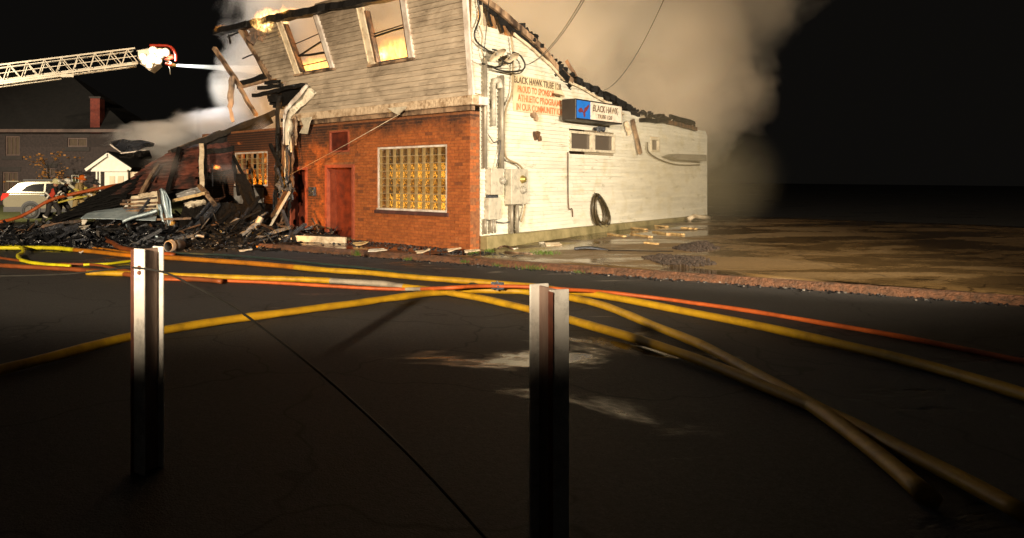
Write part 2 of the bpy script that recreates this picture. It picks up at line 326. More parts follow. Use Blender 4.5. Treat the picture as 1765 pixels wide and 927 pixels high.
class MB:
    def __init__(s): s.v = []; s.f = []; s.mi = []; s.cur = 0
    def quad(s, a, b, c, d):
        n = len(s.v); s.v += [V(a), V(b), V(c), V(d)]; s.f.append((n, n + 1, n + 2, n + 3)); s.mi.append(s.cur)
    def poly(s, pts):
        n = len(s.v); s.v += [V(p) for p in pts]; s.f.append(tuple(range(n, n + len(pts)))); s.mi.append(s.cur)
    def hexa(s, p):     # eight corners: bottom ring then top ring
        n = len(s.v); s.v += [V(x) for x in p]
        for q in ((3, 2, 1, 0), (4, 5, 6, 7), (0, 1, 5, 4), (1, 2, 6, 5), (2, 3, 7, 6), (3, 0, 4, 7)):
            s.f.append(tuple(n + i for i in q)); s.mi.append(s.cur)
    def box(s, o, a, b, c):
        o, a, b, c = V(o), V(a), V(b), V(c)
        s.hexa([o, o + a, o + a + b, o + b, o + c, o + a + c, o + a + b + c, o + b + c])
    def fbox(s, s0, s1, z0, z1, o0, o1): s.box(PF(s0, z0, o0), UF * (s1 - s0), NF * (o1 - o0), Z3 * (z1 - z0))
    def sbox(s, t0, t1, z0, z1, o0, o1): s.box(PS(t0, z0, o0), US * (t1 - t0), NS * (o1 - o0), Z3 * (z1 - z0))
    def cbox(s, c, sx, sy, sz, rot=None):
        m = rot if rot else Matrix.Identity(3); c = V(c)
        x, y, z = m @ V((sx / 2, 0, 0)), m @ V((0, sy / 2, 0)), m @ V((0, 0, sz / 2))
        s.box(c - x - y - z, x * 2, y * 2, z * 2)
    def prism(s, pts, ext):
        n = len(s.v); k = len(pts); ext = V(ext)
        s.v += [V(p) for p in pts] + [V(p) + ext for p in pts]
        s.f.append(tuple(range(n, n + k))); s.f.append(tuple(range(n + 2 * k - 1, n + k - 1, -1))); s.mi += [s.cur] * 2
        for i in range(k):
            j = (i + 1) % k; s.f.append((n + i, n + k + i, n + k + j, n + j)); s.mi.append(s.cur)
    def tube(s, pts, r, seg=8, caps=True, flat=1.0):
        pts = [V(p) for p in pts]; n0 = len(s.v); up = None
        rs = r if hasattr(r, '__len__') else [r] * len(pts)
        for i, p in enumerate(pts):
            d = (pts[min(i + 1, len(pts) - 1)] - pts[max(i - 1, 0)])
            d = d.normalized() if d.length > 1e-9 else V((0, 0, 1))
            if up is None:
                up = V((0, 0, 1)) if abs(d.z) < 0.9 else V((1, 0, 0))
            a = d.cross(up)
            a = a.normalized() if a.length > 1e-6 else d.orthogonal().normalized()
            up2 = a.cross(d).normalized(); up = up2
            for k in range(seg):
                t = 2 * PI * k / seg
                s.v.append(p + a * (math.cos(t) * rs[i]) + up2 * (math.sin(t) * rs[i] * flat))
        for i in range(len(pts) - 1):
            for k in range(seg):
                a0 = n0 + i * seg + k; a1 = n0 + i * seg + (k + 1) % seg
                s.f.append((a0, a1, a1 + seg, a0 + seg)); s.mi.append(s.cur)
        if caps:
            s.f.append(tuple(n0 + k for k in range(seg))[::-1]); s.mi.append(s.cur)
            e = n0 + (len(pts) - 1) * seg
            s.f.append(tuple(e + k for k in range(seg))); s.mi.append(s.cur)
    def beam(s, a, b, w, h, up=None, rough=0.0, n=1, rr=R):
        a, b = V(a), V(b); d = (b - a).normalized()
        u = V(up) if up is not None else (Z3 if abs(d.z) < 0.95 else V((0, 1, 0)))
        x = d.cross(u).normalized(); y = x.cross(d).normalized()
        rings = []
        for i in range(n + 1):
            p = lerp(a, b, i / n)
            if rough: p = p + x * rr.uniform(-rough, rough) * w + y * rr.uniform(-rough, rough) * h
            k = 1 - (rough * 1.2 * rr.random() if rough else 0)
            rings.append([p - x * w / 2 * k - y * h / 2 * k, p + x * w / 2 * k - y * h / 2 * k, p + x * w / 2 * k + y * h / 2 * k, p - x * w / 2 * k + y * h / 2 * k])
        n0 = len(s.v)
        for r_ in rings: s.v += r_
        for i in range(n):
            for k in range(4):
                a0 = n0 + i * 4 + k; a1 = n0 + i * 4 + (k + 1) % 4
                s.f.append((a0, a1, a1 + 4, a0 + 4)); s.mi.append(s.cur)
        s.f.append((n0 + 3, n0 + 2, n0 + 1, n0)); s.mi.append(s.cur)
        e = n0 + 4 * n; s.f.append((e, e + 1, e + 2, e + 3)); s.mi.append(s.cur)
    def lathe(s, o, axis, prof, seg=16, caps=True):
        o = V(o); ax = V(axis).normalized(); a = ax.orthogonal().normalized(); b = ax.cross(a)
        n0 = len(s.v)
        for (r, h) in prof:
            for k in range(seg):
                t = 2 * PI * k / seg; s.v.append(o + ax * h + (a * math.cos(t) + b * math.sin(t)) * r)
        for i in range(len(prof) - 1):
            for k in range(seg):
                a0 = n0 + i * seg + k; a1 = n0 + i * seg + (k + 1) % seg
                s.f.append((a0, a1, a1 + seg, a0 + seg)); s.mi.append(s.cur)
        for i in ((0, len(prof) - 1) if caps else ()):
            if prof[i][0] > 1e-4:
                s.f.append(tuple(n0 + i * seg + k for k in range(seg))); s.mi.append(s.cur)
    def sphere(s, c, rx, ry=None, rz=None, seg=10, rings=7):
        ry = ry or rx; rz = rz or rx; n0 = len(s.v); c = V(c)
        for i in range(rings + 1):
            ph = PI * i / rings
            for k in range(seg):
                t = 2 * PI * k / seg
                s.v.append(c + V((rx * math.sin(ph) * math.cos(t), ry * math.sin(ph) * math.sin(t), rz * math.cos(ph))))
        for i in range(rings):
            for k in range(seg):
                a0 = n0 + i * seg + k; a1 = n0 + i * seg + (k + 1) % seg
                s.f.append((a0, a0 + seg, a1 + seg, a1)); s.mi.append(s.cur)
    def sheet(s, rows, th=0.01):        # grid of points, given thickness
        nr, nc = len(rows), len(rows[0]); n0 = len(s.v)
        def nor(i, j):
            a = rows[min(i + 1, nr - 1)][j] - rows[max(i - 1, 0)][j]; b = rows[i][min(j + 1, nc - 1)] - rows[i][max(j - 1, 0)]
            n = a.cross(b); return n.normalized() if n.length > 1e-9 else Z3
        top = [[V(rows[i][j]) + nor(i, j) * th / 2 for j in range(nc)] for i in range(nr)]
        bot = [[V(rows[i][j]) - nor(i, j) * th / 2 for j in range(nc)] for i in range(nr)]
        for g in (top, bot):
            for r_ in g: s.v += r_
        k = nr * nc
        for i in range(nr - 1):
            for j in range(nc - 1):
                a = n0 + i * nc + j
                s.f.append((a, a + 1, a + nc + 1, a + nc)); s.mi.append(s.cur)
                s.f.append((a + k + nc, a + k + nc + 1, a + k + 1, a + k)); s.mi.append(s.cur)
        edge = [(0, j) for j in range(nc)] + [(i, nc - 1) for i in range(1, nr)] + [(nr - 1, j) for j in range(nc - 2, -1, -1)] + [(i, 0) for i in range(nr - 2, 0, -1)]
        for q in range(len(edge)):
            a = n0 + edge[q][0] * nc + edge[q][1]; b = n0 + edge[(q + 1) % len(edge)][0] * nc + edge[(q + 1) % len(edge)][1]
            s.f.append((a, a + k, b + k, b)); s.mi.append(s.cur)
    def build(s, name, mats, parent=None, smooth=False, fix=True):
        if not isinstance(mats, (list, tuple)): mats = [mats]
        if parent is not None: off = OFF[parent.name]
        else:
            xs = [v.x for v in s.v]; ys = [v.y for v in s.v]; off = V(((min(xs) + max(xs)) / 2, (min(ys) + max(ys)) / 2, min(v.z for v in s.v)))
        me = bpy.data.meshes.new(name); me.from_pydata([v - off for v in s.v], [], s.f)
        for m in mats: me.materials.append(MATS[m] if isinstance(m, str) else m)
        me.polygons.foreach_set('material_index', s.mi)
        if fix:
            bm = bmesh.new(); bm.from_mesh(me); bmesh.ops.recalc_face_normals(bm, faces=bm.faces); bm.to_mesh(me); bm.free()
        if smooth: me.polygons.foreach_set('use_smooth', [True] * len(me.polygons))
        me.update()
        o = bpy.data.objects.new(name, me); COL.objects.link(o)
        if parent is not None: o.parent = parent
        else: o.location = off
        OFF[o.name] = off
        return o


def empty(name, loc, label, cat, group=None):
    o = bpy.data.objects.new(name, None); COL.objects.link(o); o.location = loc; o.empty_display_size = 0.3
    OFF[o.name] = V(loc); return tag(o, label, cat, group)
def tag(o, label=None, cat=None, group=None, kind=None):
    if label: o['label'] = label
    if cat: o['category'] = cat
    if group: o['group'] = group
    if kind: o['kind'] = kind
    return o
def smooth_path(pts, sub=6):
    pts = [V(p) for p in pts]; out = []
    for i in range(len(pts) - 1):
        p0 = pts[max(i - 1, 0)]; p1 = pts[i]; p2 = pts[i + 1]; p3 = pts[min(i + 2, len(pts) - 1)]
        for k in range(sub):
            t = k / sub
            out.append(0.5 * ((2 * p1) + (p2 - p0) * t + (2 * p0 - 5 * p1 + 4 * p2 - p3) * t * t + (3 * p1 - p0 - 3 * p2 + p3) * t ** 3))
    out.append(pts[-1]); return out
def bent(o, width, seg=1):
    m = o.modifiers.new('bevel', 'BEVEL'); m.width = width; m.segments = seg; m.limit_method = 'ANGLE'
    return o


# ================================================================== SETTING
mb = MB(); mb.quad((-160, -60, 0), (160, -60, 0), (160, 260, 0), (-160, 260, 0))
tag(mb.build('road', 'asphalt'), kind='structure')
RD = V((-0.829, 0.559, 0)); RN = V((-0.559, -0.829, 0))        # along the kerb, and out to the street
K0 = G(820, 456, 0.0)
def kerbp(d, o=0, z=0): return K0 + RD * d + RN * o + Z3 * z
# footway between kerb and brick front
mb = MB(); mb.hexa([kerbp(-13, -0.14, 0.0), kerbp(9, -0.14, 0), PF(9, 0, 0.3), PS(1.5, 0, 0.5), kerbp(-13, -0.14, .1), kerbp(9, -0.14, .1), PF(9, .1, 0.3), PS(1.5, .1, .5)])
mb = MB(); pts = [kerbp(-1.2, -0.14), kerbp(9.5, -0.14), PF(9.0, 0, -.06), PF(0, 0, -.06), PS(0.4, 0, 0.2)]
mb.prism([V((p.x, p.y, 0.004)) for p in pts], (0, 0, 0.1))
tag(mb.build('footway', 'walk_paving'), kind='structure')
# wet parking lot beside the white wall, rising slightly away from the street
mb = MB(); nT = 26
rows = []
for i in range(nT + 1):
    t_ = -2.2 + 17.5 * i / nT; row = []
    for j in range(13):
        o_ = 13.0 * j / 12
        p = PS(t_, 0, -0.05 + o_)
        d = (p - K0).dot(-RN)                       # distance in from the kerb
        p.z = 0.108 + 0.016 * max(0, t_) - 0.004 + 0.02 * noise.noise(p * 0.4)
        if d < 0.16: p = p + RN * (d - 0.16)        # edge follows the kerb
        row.append(p)
    rows.append(row)
mb.sheet(rows, 0.02)
tag(mb.build('parking_lot', 'lot_paving', smooth=True), kind='structure')
# crumbling kerb
mb = MB(); N = 170; rows = []
for i in range(N + 1):
    d = -15 + 23.5 * i / N
    n1 = noise.noise(V((d * 2.3, 0, 0))) * 0.025; n2 = noise.noise(V((d * 5.1, 4, 0))) * 0.03
    rows.append([kerbp(d, 0.05 + n1 + n2, -0.01), kerbp(d, 0.02 + n1, 0.06 + n2), kerbp(d, -0.05 + n2, 0.118 + n1 * .6), kerbp(d, -0.17, 0.118 + n2 * .4), kerbp(d, -0.19, 0.02)])
for a, b in zip(rows, rows[1:]):
    for k in range(4): mb.quad(a[k], b[k], b[k + 1], a[k + 1])
tag(mb.build('kerb', 'kerb_stone'), kind='structure')
# lawn and drive by the neighbour's house
mb = MB(); a = [V((-60, 27.5, .02)), V((-4.5, 27.5, .02)), V((-4.5, 60, .05)), V((-60, 60, .05))]; mb.quad(*a)
tag(mb.build('lawn', 'lawn_green'), kind='structure')
# grit along the kerb and on the wet paving
mb = MB()
for i in range(900):
    d = R.uniform(-14, 8.5); p = kerbp(d, abs(R.gauss(0.10, 0.13)), 0.012); s_ = R.uniform(.008, .03)
    mb.cbox(p, s_ * 1.5, s_, s_ * .7, Matrix.Rotation(R.uniform(0, 3), 3, 'Z'))
for i in range(700):
    s_p = R.uniform(-1.5, 7.5); p = PF(s_p, 0.112, abs(R.gauss(0.3, 0.5)) + .05); s_ = R.uniform(.01, .04)
    mb.cbox(p, s_ * 1.5, s_, s_ * .7, Matrix.Rotation(R.uniform(0, 3), 3, 'Z'))
tag(mb.build('grit', 'rubble_mix'), kind='stuff')
mb = MB()
for i in range(150):
    p = kerbp(R.uniform(-13, 7), abs(R.gauss(0.12, 0.12)), 0.014); s_ = R.uniform(.008, .022)
    mb.cbox(p, s_ * 1.6, s_, s_, Matrix.Rotation(R.uniform(0, 3), 3, 'Z'))
tag(mb.build('pale_grit', 'rubble_pale'), kind='stuff')
# weeds
mb = MB()
def weed(p, n, h, spread):
    for i in range(n):
        b = p + V((R.gauss(0, spread), R.gauss(0, spread), 0)); a = R.uniform(0, 6.28); hh = h * R.uniform(.5, 1.1)
        d = V((math.cos(a), math.sin(a), 0)); t_ = b + d * hh * .6 + Z3 * hh; w_ = d.cross(Z3) * .008
        mb.poly([b - w_, b + w_, t_])
for px, py, n, h, sp in ((913, 436, 0, 0, 0), (940, 438, 160, .10, .16), (815, 436, 60, .1, .07), (845, 434, 60, .09, .08), (616, 440, 40, .14, .05), (914, 463, 70, .08, .12), (800, 452, 30, .07, .05), (705, 448, 30, .08, .05), (865, 459, 30, .07, .08), (1000, 470, 30, .06, .08)):
    if n: weed(G(px, py, 0.11), n, h, sp)
tag(mb.build('weeds', 'grass_blade'), kind='stuff')
def lotz(p):
    return 0.108 + 0.016 * max(0, (p - C0).dot(US)) + 0.012 + 0.02 * noise.noise(V((p.x, p.y, 0)) * 0.4)
def GL(px, py):
    z = .15
    for k in range(5): p = G(px, py, z); z = lotz(p)
    return G(px, py, z)
# two heaps of loose gravel at the right
def heap(pts, h, name):
    cx = sum(p.x for p in pts) / len(pts); cy = sum(p.y for p in pts) / len(pts)
    mb = MB(); rows = []
    for i in range(9):
        f = i / 8; rows.append([V((lerp(cx, p.x, f), lerp(cy, p.y, f), p.z - .01 + h * (1 - f) ** .8 + .025 * noise.noise(V((p.x * 3, p.y * 3, f * 6))))) for p in pts] )
    for a, b in zip(rows, rows[1:]):
        for k in range(len(pts)): j = (k + 1) % len(pts); mb.quad(a[k], a[j], b[j], b[k])
    for i in range(500):
        k = R.randrange(len(pts)); f = R.random() ** .6 * 1.04; p = pts[k].lerp(pts[(k + 1) % len(pts)], R.random()); s_ = R.uniform(.012, .045)
        mb.cbox((lerp(cx, p.x, f), lerp(cy, p.y, f), p.z - .01 + h * max(0, 1 - f) ** .8 + .01), s_ * 1.4, s_, s_, Matrix.Rotation(R.uniform(0, 3), 3, 'Z'))
    return tag(mb.build(name, 'gravel'), kind='stuff')
def outline(l, z): 
    q = []
    for i in range(len(l)):
        for k in range(4):
            a = l[i]; b = l[(i + 1) % len(l)]; q.append(GL(lerp(a[0], b[0], k / 4), lerp(a[1], b[1], k / 4)))
    return q
heap(outline([(1106, 443), (1140, 438), (1215, 444), (1235, 455), (1200, 459), (1140, 455)], .17), .03, 'gravel_patch')
heap(outline([(1158, 428), (1180, 421), (1215, 415), (1240, 428), (1210, 433), (1185, 432)], .22), .06, 'gravel_patch')

# ================================================================== THE BURNING BUILDING
B = empty('burning_building', C0 + Z3 * 0.1, 'burning two storey hall with red brick front, white clapboard side and burnt open roof', 'building')
ZB = 0.1
zf0 = fs(810, 167)[1]                                 # underside level of the upper floor
zbt = fs(810, 192)[1] + .02
# openings in the brick front (s0,s1,z0,z1)
def orect(x0, x1, yt, yb, xr=None):
    a = fs(x0, yt); b = fs(x1, yt); c = fs(x0, yb)
    return [min(a[0], b[0]), max(a[0], b[0]), c[1], a[1]]
o_win = orect(650, 770, 254, 361)
o_door2 = orect(561, 611, 284, 410); o_door2[2] = ZB
o_door1 = orect(496, 530, 288, 406); o_door1[2] = ZB
o_tr = orect(568, 602, 226, 263)
o_bw = orect(404, 461, 263, 320)
OPEN = [o_win, o_door2, o_door1, o_tr, o_bw]
SMAX = fs(348, 280)[0]
def cut_spans(s0, s1, z0, z1, opens):
    spans = [(s0, s1)]
    for a, b, c, d in opens:
        if d <= z0 + .01 or c >= z1 - .01: continue
        nx = []
        for p, q in spans:
            if b <= p or a >= q: nx.append((p, q)); continue
            if a > p: nx.append((p, a))
            if b < q: nx.append((b, q))
        spans = nx
    return spans
mb = MB()
zs = sorted({ZB, zbt} | {z for o in OPEN for z in (o[2], o[3]) if ZB < z < zbt})
for za, zb_ in zip(zs, zs[1:]):
    for p, q in cut_spans(0.0, SMAX, za, zb_, OPEN): mb.fbox(p, q, za, zb_, -.42, -.012)
mb.sbox(.28 + .001, .36, ZB, zbt, -.3, -.012)
wall = mb.build('brick_wall', 'mortar', B)
cand = []; rest = MB(); BH, BL = .075, .225
nz = int((zbt - ZB) / BH)
for r_ in range(nz):
    z0 = ZB + r_ * BH + .005; z1 = z0 + BH - .011
    for p, q in cut_spans(0, SMAX, z0, z1, [(o[0], o[1], o[2] - .01, o[3] + .01) for o in OPEN]):
        k = math.floor(p / BL) - 1
        while True:
            a = k * BL + (r_ % 2) * BL / 2; b = a + BL - .011; k += 1
            if a > q: break
            a2, b2 = max(a, p + .004), min(b, q - .004)
            if b2 - a2 < .03: continue
            cand.append((a2, b2, z0, z1))
cand.sort(key=lambda c: c[0])
full = [c for c in cand if abs((c[1] - c[0]) - (BL - .011)) < 1e-4]
chosen = full[:296]; cs = set(chosen)
bmesh_b = MB(); bmesh_b.box(V((0, 0, 0)), UF * (BL - .011), NF * .1, Z3 * (BH - .011))
proto = None
for c in chosen:
    loc = PF(c[0], c[2], -.1 + R.uniform(-.003, .004)) - C0 - Z3 * 0.1
    if proto is None:
        me = bpy.data.meshes.new('brick'); me.from_pydata([v for v in bmesh_b.v], [], bmesh_b.f); me.materials.append(MATS['brick'])
        bm = bmesh.new(); bm.from_mesh(me); bmesh.ops.recalc_face_normals(bm, faces=bm.faces); bm.to_mesh(me); bm.free()
        proto = bpy.data.objects.new('brick', me); o = proto
    else: o = proto.copy()
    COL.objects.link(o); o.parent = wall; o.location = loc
for c in cand:
    if c in cs: continue
    j = R.uniform(-.004, .004); rest.fbox(c[0], c[1], c[2], c[3], -.1, j)
for r_ in range(nz):                                   # brick return round the corner
    z0 = ZB + r_ * BH + .005; z1 = z0 + BH - .011
    for a, b in (((.004, .11), (.12, .34)) if r_ % 2 else ((.004, .225), (.235, .34))): rest.sbox(a, b, z0, z1, -.1, R.uniform(-.003, .004))
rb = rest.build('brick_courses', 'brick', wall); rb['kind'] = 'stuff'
# --- doors
def door(op, hinge_open=False):
    s0, s1, z0, z1 = op
    f = MB(); fw = .085
    f.fbox(s0 + .002, s0 + fw, z0, z1 - .002, -.40, .03); f.fbox(s1 - fw, s1 - .002, z0, z1 - .002, -.40, .03); f.fbox(s0 + fw, s1 - fw, z1 - fw, z1 - .002, -.40, .03)
    d = MB(); d.fbox(s0 + fw, s1 - fw, z0 + .02, z1 - fw, -.40, -.35)
    dl = d.build('door', 'red_paint', B)
    f.build('door_frame', 'red_frame', dl)
    p = MB()
    for a, b in ((.12, .44), (.5, .92)):
        h_ = z1 - fw - z0 - .02; p.fbox(s0 + fw + .12, s1 - fw - .12, z0 + .02 + h_ * a, z0 + .02 + h_ * b, -.35, -.338)
    p.build('door_panel', 'red_paint', dl)
    k = MB(); k.sphere(PF(s0 + fw + .08, z0 + 1.0, -.30), .035); k.build('door_knob', 'brass', dl, True)
    th = MB(); th.fbox(s0, s1, z0, z0 + .02, -.41, .04); th.build('threshold', 'foundation', dl)
door(o_door2); door(o_door1)
m = MB(); m.fbox(o_tr[0] + .002, o_tr[1] - .002, o_tr[2] + .002, o_tr[3] - .002, -.15, -.03); tb = m.build('transom_board', 'red_paint', B)
m = MB(); e = o_tr; 
m.fbox(e[0] + .002, e[0] + .05, e[2] + .002, e[3] - .002, -.03, .012); m.fbox(e[1] - .05, e[1] - .002, e[2] + .002, e[3] - .002, -.03, .012); m.fbox(e[0] + .05, e[1] - .05, e[3] - .05, e[3] - .002, -.03, .012); m.fbox(e[0] + .05, e[1] - .05, e[2] + .002, e[2] + .05, -.03, .012)
m.build('transom_frame', 'red_frame', tb)
# --- glass block windows
def block_window(op, nc, nr, missing=(), parent=B):
    s0, s1, z0, z1 = op
    f = MB(); fw = .05
    f.fbox(s0 + .002, s1 - .002, z0 + .002, z0 + fw, -.16, .02); f.fbox(s0 + .002, s1 - .002, z1 - fw, z1 - .002, -.16, -.02)
    f.fbox(s0 + .002, s0 + fw, z0 + fw, z1 - fw, -.16, -.02); f.fbox(s1 - fw, s1 - .002, z0 + fw, z1 - fw, -.16, -.02)
    win = f.build('glass_block_window', 'trim_white', parent)
    a0, a1, b0, b1 = s0 + fw, s1 - fw, z0 + fw, z1 - fw; dw = (a1 - a0) / nc; dh = (b1 - b0) / nr
    g = MB()
    for i in range(1, nc): g.fbox(a0 + i * dw - .006, a0 + i * dw + .006, b0, b1, -.12, -.035)
    for j in range(1, nr):
        for i in range(nc): g.fbox(a0 + i * dw + .007, a0 + (i + 1) * dw - .007, b0 + j * dh - .008, b0 + j * dh + .008, -.12, -.022)
    g.build('grout_grid', 'grout', win)
    first = None
    for i in range(nc):
        for j in range(nr):
            if (i, j) in missing: continue
            if first is None:
                k = MB(); w_, h_ = dw - .016, dh - .016
                o_ = PF(0, 0, 0) - C0
                P = lambda a, b, c: UF * a + Z3 * b + NF * c
                k.hexa([P(0, 0, -.09), P(w_, 0, -.09), P(w_, h_, -.09), P(0, h_, -.09), P(0, 0, -.02), P(w_, 0, -.02), P(w_, h_, -.02), P(0, h_, -.02)])
                n = len(k.v)
                k.f.pop(1); k.mi.pop(); x1, x2 = w_ * .62, w_ * .95     # s runs to the left, so the facet coloured as sheen is at the high end
                k.v += [P(0, 0, -.02), P(x1, 0, -.012), P(x2, 0, 0), P(w_, 0, -.02), P(0, h_, -.02), P(x1, h_, -.012), P(x2, h_, 0), P(w_, h_, -.02)]
                for q, mi_ in ((0, 0), (1, 1), (2, 1)): k.f.append((n + q, n + q + 1, n + q + 5, n + q + 4)); k.mi.append(mi_)
                me = bpy.data.meshes.new('glass_block'); me.from_pydata(k.v, [], k.f); me.materials.append(MATS['glass_block']); me.materials.append(MATS['glass_edge']); me.polygons.foreach_set('material_index', k.mi)
                bm = bmesh.new(); bm.from_mesh(me); bmesh.ops.remove_doubles(bm, verts=bm.verts, dist=1e-4); bmesh.ops.recalc_face_normals(bm, faces=bm.faces); bm.to_mesh(me); bm.free()
                o = first = bpy.data.objects.new('glass_block', me)
            else: o = first.copy()
            COL.objects.link(o); o.parent = win
            o.location = PF(a0 + i * dw + .008, b0 + j * dh + .008, -.03) - OFF[win.name]
    return win
block_window(o_win, 9, 8)
block_window(o_bw, 6, 6, {(0, 5), (1, 5), (2, 5), (4, 5), (5, 0), (4, 1), (3, 2), (5, 3), (0, 4), (2, 3)})
m = MB(); m.fbox(o_win[0] - .06, o_win[1] + .06, o_win[2] - .09, o_win[2] - .002, -.1, .05); m.build('window_sill', 'brick_dark', B)
m = MB(); m.fbox(o_win[0] - .1, o_win[1] + .1, o_win[2] - .1, o_win[3] + .1, -1.0, -.97); m.build('glow_backing', 'blind', B)  # panel added behind the blocks to catch the inside glow
m = MB(); m.fbox(o_bw[0] - .1, o_bw[1] + .1, o_bw[2] - .1, o_bw[3] + .1, -1.0, -.97); m.build('glow_backing', 'blind', B)  # same added glow catcher behind the broken window
# pale panel under the broken window
a = fs(404, 321); b = fs(455, 350)
m = MB(); m.fbox(b[0], a[0], b[1] - .35, a[1] - .03, .012, .03); m.build('wall_panel', 'sheet_dull', B)
m = MB(); p = fs(541, 330); m.fbox(p[0] - .11, p[0] + .11, p[1] - .13, p[1] + .13, .006, .12); bent(m.build('mailbox', 'char_grey', B), .01)
# room behind the windows: floor deck and dark inner wall keep it dark
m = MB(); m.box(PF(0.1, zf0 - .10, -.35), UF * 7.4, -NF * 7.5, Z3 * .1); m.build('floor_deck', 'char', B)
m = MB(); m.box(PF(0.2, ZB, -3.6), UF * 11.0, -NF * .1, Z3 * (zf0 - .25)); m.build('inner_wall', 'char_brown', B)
# --- fascia between the floors
m = MB(); sl = fs(506, 196)[0]
m.fbox(-.22, sl, zbt + .115, zf0 + .02, -.05, .20); bent(m.build('fascia', 'fascia_paint', B), .015)
m = MB(); m.fbox(-.1, sl - .25, zbt + .002, zbt + .113, -.05, .10); m.build('fascia_moulding', 'wood_scorched', B)
m = MB(); m.sbox(.0, .42, zbt + .125, zf0 + .01, .0, .22); bent(m.build('fascia_return', 'trim_white', B), .015)
# --- upper front wall, racked to the left by the fire
def wl(a, b):   # slanted line through two photo points -> s at height z
    (s0, z0), (s1, z1) = fs(*a), fs(*b); return lambda z: s0 + (s1 - s0) * (z - z0) / (z1 - z0)
cornerR = wl((800, 0), (811, 160))
w2 = (wl((641, 110), (619, 8)), wl((714, 103), (699, 0)), fs(678, 106)[1]); w1 = (wl((514, 128), (482, 38)), wl((577, 119), (545, 18)), fs(545, 123)[1])
leftE_pts = sorted([(fs(*p)[1], fs(*p)[0]) for p in ((470, 136), (452, 105), (436, 82), (445, 62), (470, 45))])
bot_pts = [fs(498, 188), fs(520, 168), fs(535, 152), fs(500, 148), fs(480, 140)]
def left_edge(z):
    zz = fs(470, 136)[1]
    if z < zz: return interp(z, sorted([(fs(*p)[1], fs(*p)[0]) for p in ((508, 186), (515, 172), (528, 156), (500, 145), (472, 137))]))
    return interp(z, leftE_pts)
top_line = lambda s: interp(s, sorted([fs(*p) for p in ((380, 52), (432, 37), (480, 26), (560, 10), (640, -8), (800, -40))]))
front = MB(); z = zf0 + .022; front.fbox(.05, 5.2, z - .02, z, -.14, -.02)
fw_ = front.build('upper_front_wall', 'char', B)
EXP = .130; i = 0
while z < 6.75:
    zt = z + EXP
    zm = z + EXP / 2; r0 = cornerR(zm) + .02; l0 = left_edge(zm)
    cuts = []
    for wa in (w2, w1):
        zt_ = top_line(wa[0](zm)) if True else 9
        if zm > wa[2]: cuts.append((wa[1](zm), wa[0](zm)))
    # leave off what lies above the burnt eave
    smax_top = l0
    while smax_top > r0 and top_line(smax_top) < zm + .02: smax_top -= .05
    segs = [(r0, smax_top)]
    for a, b in cuts:
        nx = []
        for p, q in segs:
            if b <= p or a >= q: nx.append((p, q)); continue
            if a > p: nx.append((p, a))
            if b < q: nx.append((b, q))
        segs = nx
    for p, q in segs:
        if q - p < .12: continue
        js = [p]; x = p + R.uniform(.8, 3.4)
        while x < q - .4: js.append(x); x += R.uniform(1.8, 3.6)
        js.append(q)
        for a, b in zip(js, js[1:]):
            m = MB(); w0 = R.uniform(0, .006); e = R.uniform(-.004, .004)
            sag = lambda s: -.0
            n = max(1, int((b - a) / .16))
            for k in range(n):
                u0 = lerp(a, b, k / n) + (.003 if k == 0 else 0); u1 = lerp(a, b, (k + 1) / n) - (.003 if k == n - 1 else 0)
                d0 = noise.noise(V((u0 * 3.1, z * 4, 1))) * .024; d1 = noise.noise(V((u1 * 3.1, z * 4, 1))) * .024
                m.hexa([PF(u0, z - .012 + e, -.02), PF(u1, z - .012 + e, -.02), PF(u1, z - .012 + e,   .050 + w0 + d1), PF(u0, z - .012 + e, .050 + w0 + d0),
                        PF(u0, zt + e, -.02), PF(u1, zt + e, -.02), PF(u1, zt + e, .002), PF(u0, zt + e, .002)])
            m.build('siding_board', 'siding_front', fw_)
    z = zt; i += 1
# corner board
m = MB(); z0, z1 = zf0 + .03, 6.8
for o0, o1, side in ((-.02, .055, 0),):
    a, b = cornerR(z0), cornerR(z1)
    m.hexa([PF(a - .11, z0, o0), PF(a + .02, z0, o0), PF(a + .02, z0, o1), PF(a - .11, z0, o1), PF(b - .11, z1, o0), PF(b + .02, z1, o0), PF(b + .02, z1, o1), PF(b - .11, z1, o1)])
m.build('corner_board', 'trim_white', B)
